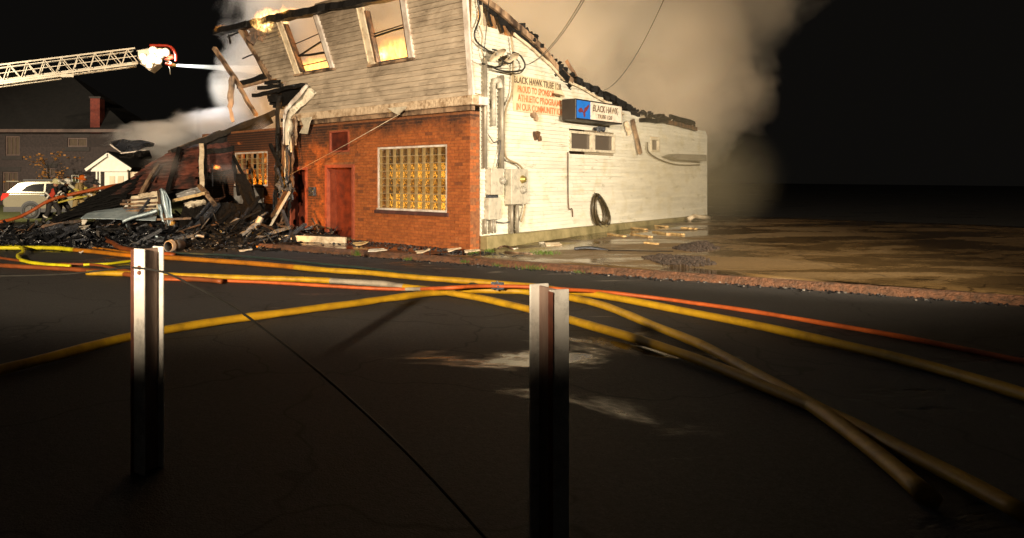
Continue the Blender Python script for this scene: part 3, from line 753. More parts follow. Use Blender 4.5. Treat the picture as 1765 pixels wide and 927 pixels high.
# upper windows: casing, sill, broken sash
def upper_window(wa, ztop, zb, sill_rot=True, bars=()):
    L, Rr = wa[0], wa[1]; cw = .15
    m = MB()
    def slat(fn, d0, d1, za, zb2, o0, o1):
        m.hexa([PF(fn(za) + d0, za, o0), PF(fn(za) + d1, za, o0), PF(fn(za) + d1, za, o1), PF(fn(za) + d0, za, o1), PF(fn(zb2) + d0, zb2, o0), PF(fn(zb2) + d1, zb2, o0), PF(fn(zb2) + d1, zb2, o1), PF(fn(zb2) + d0, zb2, o1)])
    slat(L, -cw, .03, zb, ztop[0], -.02, .075); slat(L, .031, .055, zb, ztop[0], -.02, .10)
    win = m.build('window_casing', 'wood_pale', B)
    m = MB(); slat(Rr, -.03, cw * .75, zb, ztop[1], -.02, .075); slat(Rr, -.055, -.031, zb, ztop[1], -.02, .10); m.build('window_casing_board', 'trim_white', win)
    m = MB(); slat(L, -cw - .07, -cw - .002, zb + .05, ztop[0] - .1, -.14, .03); slat(Rr, cw * .75 + .002, cw * .75 + .07, zb + .05, ztop[1] - .1, -.14, .03); m.build('window_jamb', 'char_brown', win)
    m = MB(); a, b = Rr(zb), L(zb); m.fbox(a - .07, b + .07, zb - .06, zb - .002, -.14, .13); m.build('window_sill', 'wood_scorched', win)
    m = MB(); m.fbox(a + .14, b - .16, zb, zb + .07, -.12, -.05); m.build('bottom_rail', 'char_grey', win)
    for k, (f0, f1, th) in enumerate(bars):
        zz0 = lerp(zb, ztop[1], f0); zz1 = lerp(zb, ztop[1], f1)
        m = MB(); m.beam(PF(Rr(zz0) + .12, zz0, -.09), PF(L(zz1) - .12, zz1, -.09), th, th, rough=.15, n=5); m.build('sash_bar', 'char', win)
upper_window(w2, (6.3, 6.6), w2[2], bars=((.49, .44, .03), (.455, .40, .05)))
upper_window(w1, (fs(483, 40)[1] + .05, fs(545, 18)[1] + .05), w1[2], bars=((.62, .52, .025), (.50, .30, .05), (.28, .32, .06), (.16, .14, .025)))
# charred eave running down to the left, and what hangs from it
m = MB(); ep = [(374, 53), (432, 38), (480, 27), (530, 17), (566, 9), (612, 2), (700, -18), (812, -44)]
for a, b in zip(ep, ep[1:]):
    A = FR(*a, .12); Bb = FR(*b, .12); m.beam(A - Z3 * .06, Bb - Z3 * .06, .32, R.uniform(.15, .24), rough=.12, n=4)
m.build('eave_beam', 'char', B)
m = MB()
for k in range(60):
    u = R.random(); p = FR(lerp(425, 470, u), lerp(45, 35, u) + R.uniform(0, 30), -.02); s_ = R.uniform(.05, .2)
    m.cbox(p, s_, s_ * .6, s_ * R.uniform(.4, 1.6), Matrix.Rotation(R.uniform(0, 3), 3, 'Y'))
x = m.build('charred_splinters', 'char_brown', B); x['kind'] = 'stuff'
def bm_part(name, material, a, b, w_, h_, rough=.08, n=5, parent=B):
    m = MB(); m.beam(a, b, w_, h_, rough=rough, n=n); return m.build(name, material, parent)
bm_part('stud', 'wood_scorched', FR(414, 52, .06), FR(467, 136, .06), .13, .10)
bm_part('stud', 'char_brown', FR(420, 50, -.08), FR(474, 138, -.08), .10, .12)
bm_part('stud', 'char', FR(395, 60, .0), FR(397, 75, .0), .07, .08)
bm_part('stud', 'char', FR(392, 64, .0), FR(418, 52, .0), .05, .05)
bm_part('stud', 'char', FR(418, 101, .0), FR(437, 93, .0), .03, .04)
# --- side wall of white clapboards under the burnt gable
prof = [ss(*p) for p in ((824, 42), (880, 62), (901, 70), (935, 102), (969, 135), (1000, 148), (1040, 171), (1075, 190), (1110, 206), (1150, 208), (1200, 221), (1216, 226))]
for k in range(1, len(prof)):
    if prof[k][1] >= prof[k - 1][1] - .004: prof[k] = (prof[k][0], prof[k - 1][1] - .004)
TEND = prof[-1][0]
zs0 = ss(836, 405)[1]
pr2 = sorted([(b, a) for a, b in prof])
owin = [ss(980, 225)[0], ss(1058, 229)[0], ss(1018, 262)[1], ss(1018, 228)[1]]
owin2 = [ss(1120, 238)[0], ss(1135, 238)[0], ss(1128, 262)[1], ss(1128, 238)[1]]
m = MB(); m.sbox(.36, .40, ZB, zbt + .1, -.2, -.0); sw = m.build('side_wall', 'char', B)
z = zs0; E2 = .100
while z < 6.7:
    zm = z + E2 / 2
    t0 = .37 if z < zbt + .12 else (.43 if z < zf0 + .02 else -cornerR(zm) * 0 + .10)
    if z >= zf0 + .02: t0 = .07
    te = interp(zm, pr2) if zm < pr2[-1][0] else ss(825, 20)[0]
    if zm > pr2[-1][0]: te = .26
    for p, q in cut_spans(t0, te, z, z + E2, [owin, owin2]):
        if q - p < .06: continue
        js = [p]; x = p + R.uniform(1.5, 5)
        while x < q - .6: js.append(x); x += R.uniform(2.5, 5)
        js.append(q)
        for a, b in zip(js, js[1:]):
            m = MB(); w0 = R.uniform(0, .003)
            m.hexa([PS(a + .0015, z - .01, -.02), PS(b - .0015, z - .01, -.02), PS(b - .0015, z - .01, .032 + w0), PS(a + .0015, z - .01, .032 + w0), PS(a + .0015, z + E2, -.02), PS(b - .0015, z + E2, -.02), PS(b - .0015, z + E2, .002), PS(a + .0015, z + E2, .002)])
            m.build('siding_board', 'siding_side', sw)
    z += E2
# foundation ledge of the side wall
m = MB(); m.hexa([PS(.40, -.05, -.2), PS(TEND, -.05, -.2), PS(TEND, -.05, .09), PS(.40, -.05, .22), PS(.40, zs0 - .012, -.2), PS(TEND, zs0 - .012, -.2), PS(TEND, zs0 - .012, .06), PS(.40, zs0 - .012, .19)])
bent(m.build('foundation', 'foundation', B), .02)
# back corner and rear wall of the hall
m = MB(); m.box(PS(TEND - .001, 0, -.01), -NS * 6, US * .2, Z3 * 3.4); m.build('rear_wall', 'siding_side', B)
# side windows
def side_window(op, mull, pane_mat='window_glass'):
    t0, t1, z0, z1 = op; f = MB(); fw = .07
    f.sbox(t0 + .001, t1 - .001, z1 - fw, z1 - .001, -.1, .05); f.sbox(t0 + .001, t1 - .001, z0 + .001, z0 + fw, -.1, .06)
    f.sbox(t0 + .001, t0 + fw, z0 + fw, z1 - fw, -.1, .05); f.sbox(t1 - fw, t1 - .001, z0 + fw, z1 - fw, -.1, .05)
    if mull: f.sbox(lerp(t0, t1, .5) - .09, lerp(t0, t1, .5) + .09, z0 + fw, z1 - fw, -.1, .045)
    win = f.build('window', 'trim_clean', B)
    for a, b in (((t0 + fw, lerp(t0, t1, .5) - .092), (lerp(t0, t1, .5) + .092, t1 - fw)) if mull else ((t0 + fw, t1 - fw),)):
        m = MB(); m.sbox(a, b, z0 + fw, z1 - fw, -.05, -.035); m.build('pane', pane_mat, win)
    return win
side_window(owin, True); side_window(owin2, False)
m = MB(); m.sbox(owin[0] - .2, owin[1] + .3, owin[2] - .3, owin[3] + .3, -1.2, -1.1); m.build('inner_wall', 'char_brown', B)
m = MB(); m.sbox(.1, 2.4, 4.9, 6.6, -1.5, -1.45); m.build('gable_glow_panel', 'wood_raw', B)  # panel added behind the gable opening to catch the orange glow
# burnt gable: studs in the open top, rake boards, rafters
for k, (x0, y0, x1, y1, mk) in enumerate(((827, 2, 829, 46, 'wood_pale'), (834, 8, 846, 46, 'char'), (843, 18, 853, 50, 'wood_raw'), (852, 24, 866, 56, 'char'), (862, 32, 876, 61, 'wood_raw'), (872, 38, 881, 62, 'char_brown'))):
    bm_part('stud', mk, SD(x0, y0, -.05), SD(x1, y1, -.05), .09, .1)
rp = [(826, -8), (858, 16), (884, 38), (916, 66), (937, 86), (960, 116), (986, 140)]
for a, b in zip(rp, rp[1:]):
    bm_part('rake_board', 'wood_scorched', SD(a[0], a[1], .06), SD(b[0] + 1, b[1] + 1, .06), .07, .16)
    bm_part('rafter', 'char', SD(a[0] - 4, a[1] + 7, -.05), SD(b[0] - 4, b[1] + 8, -.05), .16, .30, rough=.16)
rp = [(886, 58), (915, 82), (945, 108), (972, 137), (1000, 150), (1045, 176), (1074, 196)]
for a, b in zip(rp, rp[1:]): bm_part('gable_trim', 'wood_pale', SD(a[0], a[1], .07), SD(b[0] + 1, b[1] + 1, .07), .04, .07, rough=.1)
rp = [(986, 140), (1010, 152), (1040, 166), (1060, 178), (1080, 190)]
for a, b in zip(rp, rp[1:]): bm_part('rafter', 'char', SD(a[0], a[1], -.15), SD(b[0], b[1], -.15), .4, .22, rough=.2)
bm_part('rafter', 'wood_raw', SD(976, 104, -.4), SD(996, 138, -.1), .06, .10)
bm_part('rafter', 'char', SD(962, 120, .05), SD(978, 138, .05), .12, .22)
m = MB()
for k in range(170):
    u = R.uniform(.27, 1); a = interp(u, [(0, 830), (.35, 905), (.6, 975), (.8, 1060), (1, 1200)]); b = interp(a, [(830, 6), (884, 40), (916, 68), (960, 114), (986, 138), (1040, 166), (1080, 190), (1200, 218)])
    p = SD(a, b + R.uniform(-3, 10 if a < 990 else 5), R.uniform(-.5, .0)); s_ = R.uniform(.08, .3)
    m.cbox(p, s_ * 1.5, s_ * .5, s_ * R.uniform(.2, .6), Matrix.Rotation(R.uniform(0, 3), 3, 'Z') @ Matrix.Rotation(R.uniform(-.6, .6), 3, 'Y'))
x = m.build('charred_roofing', 'char', B); x['kind'] = 'stuff'
# soffit scraps on the side roof edge
for (x0, y0, x1, y1, mk) in ((1090, 206, 1104, 265, 'wood_scorched'), (1078, 210, 1086, 232, 'wood_pale'), (1155, 200, 1196, 212, 'char'), (1104, 206, 1150, 209, 'char'), (1150, 210, 1200, 222, 'char_brown')):
    bm_part('roof_trim', mk, SD(x0, y0, .09), SD(x1, y1, .14), .08, .14, rough=.12)

# ================================================================== THINGS ON THE SIDE WALL
def pipe(name, material, pts, r, parent=None, seg=8, sub=0, smooth=True):
    m = MB(); m.tube(smooth_path(pts, sub) if sub else pts, r, seg); return m.build(name, material, parent, smooth)
# left meter with its disconnect box
p = SD(845, 312)
M1 = empty('electric_meter', p - Z3 * .6, 'grey meter box nearest the brick corner with a smaller box below it', 'electric meter')
a = ss(835, 290); b = ss(856, 335)
m = MB(); m.sbox(a[0], b[0], b[1], a[1], .026, .20); bent(m.build('meter_box', 'box_paint', M1), .012)
c = ss(852, 311); m = MB(); m.lathe(PS(c[0], c[1], .20), NS, [(.085, 0), (.085, .03), (.07, .09), (.03, .11), (0, .11)], 14); m.build('meter_dial', 'meter_glass', M1, True)
a2 = ss(833, 341); b2 = ss(855, 377)
m = MB(); m.sbox(a2[0], lerp(a2[0], b2[0], .55), b2[1], a2[1], .026, .16); bent(m.build('switch_box', 'box_paint', M1), .01)
m = MB(); m.sbox(lerp(a2[0], b2[0], .6), b2[0], b2[1], a2[1], .026, .14); bent(m.build('switch_box', 'box_paint', M1), .01)
m = MB(); m.sbox(a2[0] + .05, b2[0] - .05, a2[1] + .001, b[1] - .001, .03, .10); m.build('nipple', 'char_grey', M1)
for (x, y0, y1, r) in ((836, 290, 100, .055), (836, 377, 403, .04), (847, 377, 401, .04), (853, 377, 401, .025)):
    A = SD(x, y0, .10); Bp = V((A.x, A.y, SD(x, y1, .10).z)); pipe('conduit', 'grey_metal', [A, Bp], r, M1)
# right meter
p = SD(880, 320)
M2 = empty('electric_meter', p - Z3 * .6, 'larger meter box with two round sockets and two pipes below', 'electric meter')
a = ss(868, 291); b = ss(897, 351)
m = MB(); m.sbox(a[0], b[0], b[1], a[1], .026, .22); bent(m.build('meter_box', 'box_paint', M2), .012)
for yy, mk in ((309, 'brass'), (327, 'meter_glass')):
    c = ss(887, yy); m = MB(); m.lathe(PS(c[0], c[1], .22), NS, [(.1, 0), (.1, .02), (.075, .03), (.075, .08), (.03, .1), (0, .1)], 14); m.build('meter_dial', mk, M2, True)
for (x, y0, y1, r) in ((865, 291, 130, .06), (882, 351, 401, .045), (891, 351, 401, .045)):
    A = SD(x, y0, .12); pipe('conduit', 'grey_metal', [A, V((A.x, A.y, SD(x, y1, .12).z))], r, M2)
# third riser with its weather head
A = SD(851, 217, .12); Bp = V((A.x, A.y, SD(851, 148, .12).z))
MH = empty('service_mast', A, 'short white pipe between the two meter risers with a hooded weather head', 'service mast')
pipe('mast_pipe', 'box_paint', [A, Bp], .05, MH)
pipe('weather_head', 'box_paint', smooth_path([Bp, Bp + Z3 * .12 + US * .05, Bp + Z3 * .13 + US * .2, Bp + US * .26 - Z3 * .02], 5), [.05] * 5 + [.075] * 10 + [.085], MH, 10)
# two wall lamps with dish shades
for (x, y, lb) in ((842, 91, 'pale dish wall lamp nearer the building corner, under the open gable'), (865, 98, 'pale dish wall lamp behind the black cable loop')):
    p = SD(x, y, .02); L = empty('wall_lamp', p - Z3 * .2, lb, 'wall lamp', 'dish lamps high on the white wall')
    ax = (NS * .55 - Z3 * .80 + US * .1).normalized(); q = p + NS * .20
    m = MB(); m.lathe(q + ax * .10, -ax, [(.22, 0), (.215, .012), (.14, .04), (.05, .06), (0, .065)], 16, False); m.build('lamp_shade', 'wood_pale', L, True)
    pipe('lamp_arm', 'grey_metal', [p, q - ax * .02], .02, L); m = MB(); m.sphere(q + ax * .06, .035); m.build('bulb', 'meter_glass', L, True)
# cable loops
def cable(name, material, pl, r, label, cat='cable', off=.12, group=None, sub=6):
    return tag(pipe(name, material, [SD(a, b, (c[0] if c else off)) for a, b, *c in pl], r, sub=sub), label, cat, group)
cable('service_cable', 'black_rubber', [(822, -6, .1), (827, 28), (818, 56), (822, 72), (840, 86), (855, 92), (864, 100), (867, 107), (862, 114), (850, 115), (834, 110), (831, 110)], .022, 'black service cable dropping past the corner and looping once beside the lamps')
cable('service_cable', 'black_rubber', [(849, 85, .2), (858, 88, .2), (866, 104, .2), (880, 109, .2), (886, 100, .2), (884, 90, .2), (897, 96, .2), (905, 112, .2), (899, 121, .2), (882, 123, .2), (862, 121, .2), (851, 117, .2)], .020, 'black cable forming two hanging loops in front of the right riser')
cable('service_cable', 'hose_brown', [(851, 117, .16), (868, 123, .16), (890, 127, .16), (901, 122, .16), (905, 110, .16)], .014, 'thin brown cable sagging below the two black loops')
cable('wall_cable', 'cable_tan', [(881, 62), (884, 90), (884, 130), (882, 160), (873, 185), (869, 215), (870, 262), (876, 275), (893, 283), (903, 297), (906, 330), (904, 362), (898, 382)], .024, 'tan cable running down from the gable round the right meter box', sub=5)
cable('wall_cable', 'cable_tan', [(826, 44), (831, 62), (830, 85), (836, 105)], .014, 'thin tan cable from the gable to the left riser')
cable('wall_cable', 'char_grey', [(842, 232), (852, 246), (862, 242), (861, 262), (855, 288)], .010, 'thin dark wire slung between the risers above the left meter')
cable('wall_cable', 'char_brown', [(979, 262, .06), (979, 300, .06), (980, 356, .06), (986, 360, .06), (987, 374, .06)], .016, 'thin dark cord hanging straight down from the side window corner')
cable('wall_cable', 'hose_brown', [(1116, 245, .1), (1118, 262, .1), (1140, 276, .1), (1170, 284, .1), (1206, 284, .1)], .022, 'brown cable sagging along the far end of the white wall')
cable('wall_cable', 'char_grey', [(855, 382, .08), (868, 384, .08), (880, 382, .08)], .012, 'thin wire between the pipes at the foot of the white wall')
# overhead wires
def wire(a, b, r, label, sag=.25, group=None):
    a, b = V(a), V(b); pts = [a.lerp(b, k / 14) - Z3 * sag * 4 * (k / 14) * (1 - k / 14) for k in range(15)]
    return tag(pipe('overhead_wire', 'black_rubber', pts, r), label, 'wire', group)
wire(SD(903, 113, .2), W(1014, -20, 11.0), .007, 'upper one of the twin overhead wires to the cable loops')
wire(SD(906, 112, .2), W(1017, -18, 11.0), .007, 'lower one of the twin overhead wires to the cable loops')
wire(SD(1040, 156, .1), W(1150, -14, 12.5), .007, 'single overhead wire reaching the roof edge above the lit sign', .35)
wire(SD(832, 110, .12), W(845, -30, 12), .008, 'thin service wire rising from the left riser past the corner', .1)
# cord from the door pier to the fascia
tag(pipe('rope', 'wood_pale', [FR(500, 301, .5), FR(600, 247, .35), FR(690, 196, .2)], .006), 'thin pale cord strung from the burnt post to the fascia', 'cord')
# shield shaped emblem hanging on fascia
m = MB(); q = [FR(668, 186, .22), FR(702, 183, .22), FR(699, 188, .26), FR(686, 198, .3), FR(676, 192, .26)]
m.prism(q, NF * .01); tag(m.build('paint_flap', 'trim_clean'), 'white strip of peeled paint hanging from the fascia', 'paint flap')
m = MB(); m.sheet([[FR(518, 204, .24), FR(538, 201, .24)], [FR(523, 216, .3), FR(534, 213, .3)], [FR(516, 229, .22), FR(530, 231, .22)]], .012)
tag(m.build('trim_scrap', 'trim_clean'), 'white bent trim scrap hanging below the fascia end', 'trim scrap')

# ---- lettering
DG = None
def letters(name, text, material, O, U, Vv, N, width, height, parent, depth=.004, shear=0.0, space=1.0, bold=.022, wobble=.008):
    cu = bpy.data.curves.new(name, 'FONT'); cu.body = text; cu.extrude = .001; cu.space_character = space; cu.resolution_u = 3; cu.offset = bold
    ob = bpy.data.objects.new('tmp', cu); COL.objects.link(ob)
    bpy.context.view_layer.update()
    me = bpy.data.meshes.new_from_object(ob.evaluated_get(bpy.context.evaluated_depsgraph_get()))
    bpy.data.objects.remove(ob); bpy.data.curves.remove(cu)
    xs = [v.co.x for v in me.vertices]; ys = [v.co.y for v in me.vertices]; x0, x1, y0, y1 = min(xs), max(xs), min(ys), max(ys)
    off = OFF[parent.name]
    for v in me.vertices:
        x = (v.co.x - x0) / (x1 - x0); y = (v.co.y - y0) / (y1 - y0)
        wob = wobble * noise.noise(V((x * 11, y * 2, len(text))))
        v.co = V(O) + V(U) * (x * width + shear * y * height + wobble * noise.noise(V((x * 13, y * 3, 7 + len(text))))) + V(Vv) * (y * height + wob * 1.0) + V(N) * (depth if v.co.z > 0 else 0) - off
    me.materials.clear(); me.materials.append(MATS[material])
    o = bpy.data.objects.new(name, me); COL.objects.link(o); o.parent = parent; OFF[o.name] = off
    return o
# painted board
bl, bb = ss(883, 191); br = ss(977, 203)[0]; bt = ss(880, 127)[1]; btr = ss(950, 137)[1]
BN = empty('painted_banner', PS(lerp(bl, br, .5), bb, .03), 'weathered cream board with hand painted black and orange lettering on white wall', 'banner')
m = MB(); zt = bt
ptsb = [PS(bl, bb, .03), PS(br, bb, .03), PS(br, lerp(bb, bt, .42), .03), PS(br - .35, lerp(bb, bt, .50), .03), PS(br - .18, lerp(bb, bt, .60), .03), PS(br - .55, lerp(bb, bt, .98), .03), PS(bl - .1, bt, .03)]
m.prism(ptsb, NS * .02); m.build('board', 'banner_board', BN)
hb = bt - bb
for i, (txt, mk, wd, x0) in enumerate((('BLACK HAWK TRIBE 128.', 'letter_dark', .86, .0), ('PROUD TO SPONSOR', 'letter_red', .66, .06), ('ATHLETIC PROGRAMS', 'letter_red', .80, .06), ('IN OUR COMMUNITY IORM', 'letter_red', .90, .04))):
    letters('lettering', txt, mk, PS(bl + x0 * (br - bl), bb + hb * (.765 - .245 * i), .051), US, Z3, NS, (br - bl) * wd, hb * .195, BN, wobble=.018, bold=.03)
m = MB(); c = ss(957, 165); m.sheet([[PS(c[0] - .25, c[1] + .05, .06), PS(c[0] + .2, c[1] + .04, .06)], [PS(c[0] - .35, c[1] - .03, .22), PS(c[0] + .12, c[1] - .02, .2)]], .01); m.build('curled_flap', 'wood_raw', BN)
# box sign standing proud of the wall
sO = .55
A = SD(993, 169, sO); Bq = SD(1073, 184, sO); Cq = SD(992, 205, sO)
st0 = (A - C0).dot(US); st1 = (Bq - C0).dot(US); sz1 = A.z; sz0 = Cq.z
BS = empty('box_sign', PS(lerp(st0, st1, .5), sz0, .3), 'dark framed box sign with blue bird panel and white lettered panel', 'sign')
m = MB(); m.sbox(st0, st1, sz0, sz1, .14, sO - .012); bent(m.build('sign_cabinet', 'sign_frame', BS), .01)
sm = lerp(st0, st1, .30)
m = MB(); m.sbox(st0 + .05, sm - .03, sz0 + .04, sz1 - .04, sO - .011, sO); m.build('blue_panel', 'blue_paint', BS)
m = MB(); m.sbox(sm - .028, st1 - .05, sz0 + .04, sz1 - .04, sO - .011, sO); m.build('white_panel', 'sign_white', BS)
for d in (.2, .8): m = MB(); m.beam(PS(lerp(st0, st1, d), sz1 - .1, .0), PS(lerp(st0, st1, d), sz1 - .1, .15), .06, .06); m.build('bracket', 'grey_metal', BS)
hs = sz1 - sz0
letters('lettering', 'BLACK HAWK', 'letter_dark', PS(sm + .10, sz0 + hs * .48, sO + .001), US, Z3, NS, (st1 - sm) * .78, hs * .34, BS, shear=.15)
letters('lettering', 'TRIBE 128', 'letter_dark', PS(sm + .35, sz0 + hs * .17, sO + .001), US, Z3, NS, (st1 - sm) * .46, hs * .20, BS, shear=.1)
m = MB(); cx = lerp(st0, sm, .5); cz = lerp(sz0, sz1, .46)
def sp(x, y): return PS(cx + x * .30, cz + y * .30, sO + .002)
for poly in ([(-1.0, -.10), (-.72, .16), (-.40, .20), (-.12, .02), (-.10, -.20), (-.38, -.16), (-.70, -.24)], [(.02, -.05), (.16, .26), (.46, .34), (.92, .62), (.98, .44), (.80, .22), (.56, .02), (.22, -.18)], [(-.10, -.2), (.02, -.04), (.22, -.18), (.30, -.46), (.08, -.62), (-.02, -.44)]):
    m.prism([sp(*q) for q in poly], NS * .003)
m.build('bird_emblem', 'bird_red', BS)
# flood light below the sign
p = SD(1024, 222, .02); WL = empty('security_light', p - Z3 * .1, 'small dark twin flood lamp over the side window', 'security light')
pipe('lamp_body', 'char_grey', [p, p + NS * .16], .05, WL)
for d in (-.14, .16): m = MB(); m.lathe(p + NS * .14 + US * d * .6, (NS + US * d * 6 - Z3 * .3).normalized(), [(.03, -.08), (.045, 0), (.085, .12), (.06, .125), (0, .11)], 12); m.build('lamp_head', 'char_grey', WL, True)
# scars on the wall where fittings were torn off
for (x, y, lb) in ((918, 203, 'torn bracket just under the painted board'), (923, 232, 'rusty torn bracket left of the side window')):
    c = ss(x, y); m = MB()
    for k in range(6): m.cbox(PS(c[0] + R.uniform(-.12, .12), c[1] + R.uniform(-.1, .1), .05), .12, .05, R.uniform(.05, .14), Matrix.Rotation(.74, 3, 'Z') @ Matrix.Rotation(R.uniform(-.6, .6), 3, 'Y'))
    tag(m.build('torn_bracket', 'char_brown' if y > 220 else 'wood_scorched'), lb, 'bracket')
# garden hose coil on its hook
p = SD(1018, 332, .08); HC = empty('hose_coil', p - Z3 * .9, 'dark garden hose coiled on a hook low on the white wall', 'garden hose')
c = ss(1029, 362)
m = MB(); pts = []
for k in range(7 * 26):
    a = 2 * PI * k / 26; lp = k // 26
    rx = .22 + .042 * ((lp * 5) % 7) + .012 * math.sin(lp * 2.3); rz = .36 + .026 * ((lp * 5) % 7)
    x = rx * math.sin(a) ; zz = rz * math.cos(a)
    tilt = -.16 * zz / .4
    pts.append(PS(c[0] + x * (1.0 - .25 * (zz / .45)) + tilt + .02 * math.sin(lp * 3), c[1] + zz - .03 * (lp % 3), .05 + .016 * lp + .01 * math.sin(a * 2 + lp)))
m.tube(pts, .022, 7); m.build('hose', 'hose_brown', HC, True)
pipe('hose_end', 'hose_brown', smooth_path([PS(c[0] + .1, c[1] - .3, .12), PS(c[0] + .22, c[1] - .46, .13), PS(c[0] + .36, c[1] - .50, .12), PS(c[0] + .42, c[1] - .36, .1)], 6), .014, HC)
pipe('hook', 'char_grey', [PS(c[0] - .2, c[1] + .5, .02), PS(c[0] - .2, c[1] + .36, .16), PS(c[0] - .2, c[1] + .42, .2)], .018, HC)
# small metal canopy at the far end
m = MB(); a = SD(1142, 270, .1); b = SD(1200, 272, .1); tt0 = (a - C0).dot(US); tt1 = TEND - .02
m.prism([PS(tt0, a.z, .05), PS(tt0 + .6, a.z + .10, .05), PS(tt1 - 1.0, a.z + .13, .05), PS(tt1 - 1.0, a.z - .10, .05), PS(tt0 + .6, a.z - .08, .05)], NS * .35)
tag(m.build('metal_canopy', 'canopy_grey'), 'small grey metal canopy at the far end of the white wall', 'canopy')
tag(pipe('hose_piece', 'wood_pale', [PS(12.0, .36, .3), PS(12.3, .45, .35), PS(12.8, .40, .45), PS(13.3, .36, .5)], .08), 'pale curved pipe lying at the far end of the wall', 'pipe')

# ================================================================== MELTED TRIM AND BURNT POST AT THE BROKEN CORNER
MP = empty('burnt_post', FR(470, 400, .5), 'burnt corner post hung with shredded melted siding beside the first red door', 'burnt post')
def ribbon(name, material, pts, th=.012, parent=MP, sub=5, twist=0.15):
    L = smooth_path([p[0] for p in pts], sub); Rr = smooth_path([p[1] for p in pts], sub)
    rows = []
    for i, (a, b) in enumerate(zip(L, Rr)):
        mid = (a + b) / 2 + NF * (.06 * math.sin(i * .7) + .05 * noise.noise(V((i * .4, 1, 2))))
        ja = .05 * noise.noise(V((i * .6, len(name), 5))); jb = .07 * noise.noise(V((i * .55, len(name), 9)))
        rows.append([a + UF * ja, mid + NF * jb, b + UF * jb])
    m = MB(); m.sheet(rows, th); return m.build(name, material, parent, True)
ribbon('melted_siding', 'melted_vinyl', [(FR(529, 146, .10), FR(546, 160, .07)), (FR(514, 160, .24), FR(530, 176, .10)), (FR(500, 180, .30), FR(513, 190, .2)), (FR(492, 200, .35), FR(501, 206, .25)), (FR(491, 235, .35), FR(499, 236, .25)), (FR(492, 265, .38), FR(501, 265, .28))])
ribbon('melted_edge', 'trim_white', [(FR(527, 144, .22), FR(532, 148, .18)), (FR(512, 162, .42), FR(518, 166, .38)), (FR(495, 182, .45), FR(500, 185, .40)), (FR(488, 205, .45), FR(491, 206, .40)), (FR(488, 250, .42), FR(490, 250, .38))])
for k, (x0, x1, y0, y1, mk) in enumerate(((490, 497, 258, 318, 'melted_vinyl'), (496, 501, 262, 330, 'char_brown'), (485, 490, 240, 312, 'char_brown'), (500, 505, 205, 262, 'melted_vinyl'), (505, 509, 204, 240, 'char_brown'), (508, 512, 200, 250, 'wood_scorched'), (480, 486, 275, 340, 'char'), (493, 499, 300, 340, 'char'), (476, 480, 270, 325, 'sheet_dull'), (487, 492, 300, 345, 'melted_vinyl'))):
    j = R.uniform(-3, 3)
    ribbon('hanging_strip', mk, [(FR(x0, y0, .34), FR(x1, y0, .30)), (FR(x0 + j, lerp(y0, y1, .5), .40), FR(x1 + j, lerp(y0, y1, .5), .34)), (FR(x0 - j, y1, .44), FR(x1 - j - 1, y1, .42))])
for k, (x0, y0, x1, y1, w_, mk) in enumerate(((492, 250, 488, 352, 6, 'char_grey'), (499, 240, 500, 348, 4, 'char'), (484, 255, 472, 362, 5, 'char'), (488, 300, 478, 392, 6, 'char_brown'), (496, 318, 492, 400, 4, 'char'), (480, 300, 462, 385, 5, 'char_grey'), (503, 230, 506, 330, 3, 'char_brown'), (478, 230, 474, 310, 4, 'char'))):
    xm = lerp(x0, x1, .5) + R.uniform(-4, 4)
    ribbon('hanging_strip', mk, [(FR(x0, y0, .36), FR(x0 + w_, y0, .32)), (FR(xm, lerp(y0, y1, .35), .44), FR(xm + w_ * 1.2, lerp(y0, y1, .35), .36)), (FR(xm - 2, lerp(y0, y1, .7), .5), FR(xm + w_ * .7, lerp(y0, y1, .7), .48)), (FR(x1, y1, .6), FR(x1 + w_ * .8, y1, .62))])
m = MB(); m.beam(FR(482, 165, .15), FR(478, 200, .15), .14, .14, rough=.15, n=6); m.beam(FR(478, 200, .15), FR(483, 330, .2), .13, .13, rough=.2, n=10); m.build('post', 'char', MP)
m = MB()
for k in range(70):
    u = R.random(); p = FR(lerp(480, 503, u) + R.uniform(-3, 3), R.uniform(305, 342), R.uniform(.25, .6)); m.cbox(p, R.uniform(.03, .1), R.uniform(.03, .1), R.uniform(.05, .2), Matrix.Rotation(R.uniform(0, 3), 3, 'Y'))
tag(m.build('charred_shreds', 'char_grey', MP), kind='stuff')
PL = empty('leaning_plank', FR(452, 412, 1.2), 'brown plank with a white edge leaning against the burnt corner post', 'plank')
a, b = FR(496, 330, .55), G(449, 412, .05)
m = MB(); m.beam(a, b, .26, .05, up=NF, rough=.06, n=6); m.build('board', 'char_brown', PL)
m = MB(); m.beam(a + UF * -.14 + NF * .04, b + UF * -.14 + NF * .04, .035, .07, up=NF); m.build('white_edge', 'trim_clean', PL)
# stack of charred joists sticking out under the broken floor
J = empty('charred_joists', FR(465, 190, .1), 'stack of black charred joist ends jutting out under the broken upper floor', 'burnt joists')
for (x0, y0, x1, y1, d) in ((455, 136, 484, 132, .0), (457, 143, 486, 140, .1), (446, 152, 486, 147, .2), (436, 165, 486, 154, .15), (446, 163, 486, 160, .0), (462, 168, 486, 166, .1), (464, 173, 487, 172, .2), (466, 178, 487, 178, .0), (472, 182, 488, 184, .1)):
    bm_part('joist', 'char', FR(x0, y0, d), FR(x1, y1, d - .1), .12, .12, rough=.15, parent=J)
bm_part('floor_slab', 'char', FR(484, 158, -.05), FR(529, 147, .05), .5, .12, rough=.1, parent=J)
m = MB(); m.prism([FR(484, 152, .03), FR(528, 146, .03), FR(500, 176, .03), FR(486, 184, .03)], -NF * .08); m.build('charred_sheathing', 'char', J)
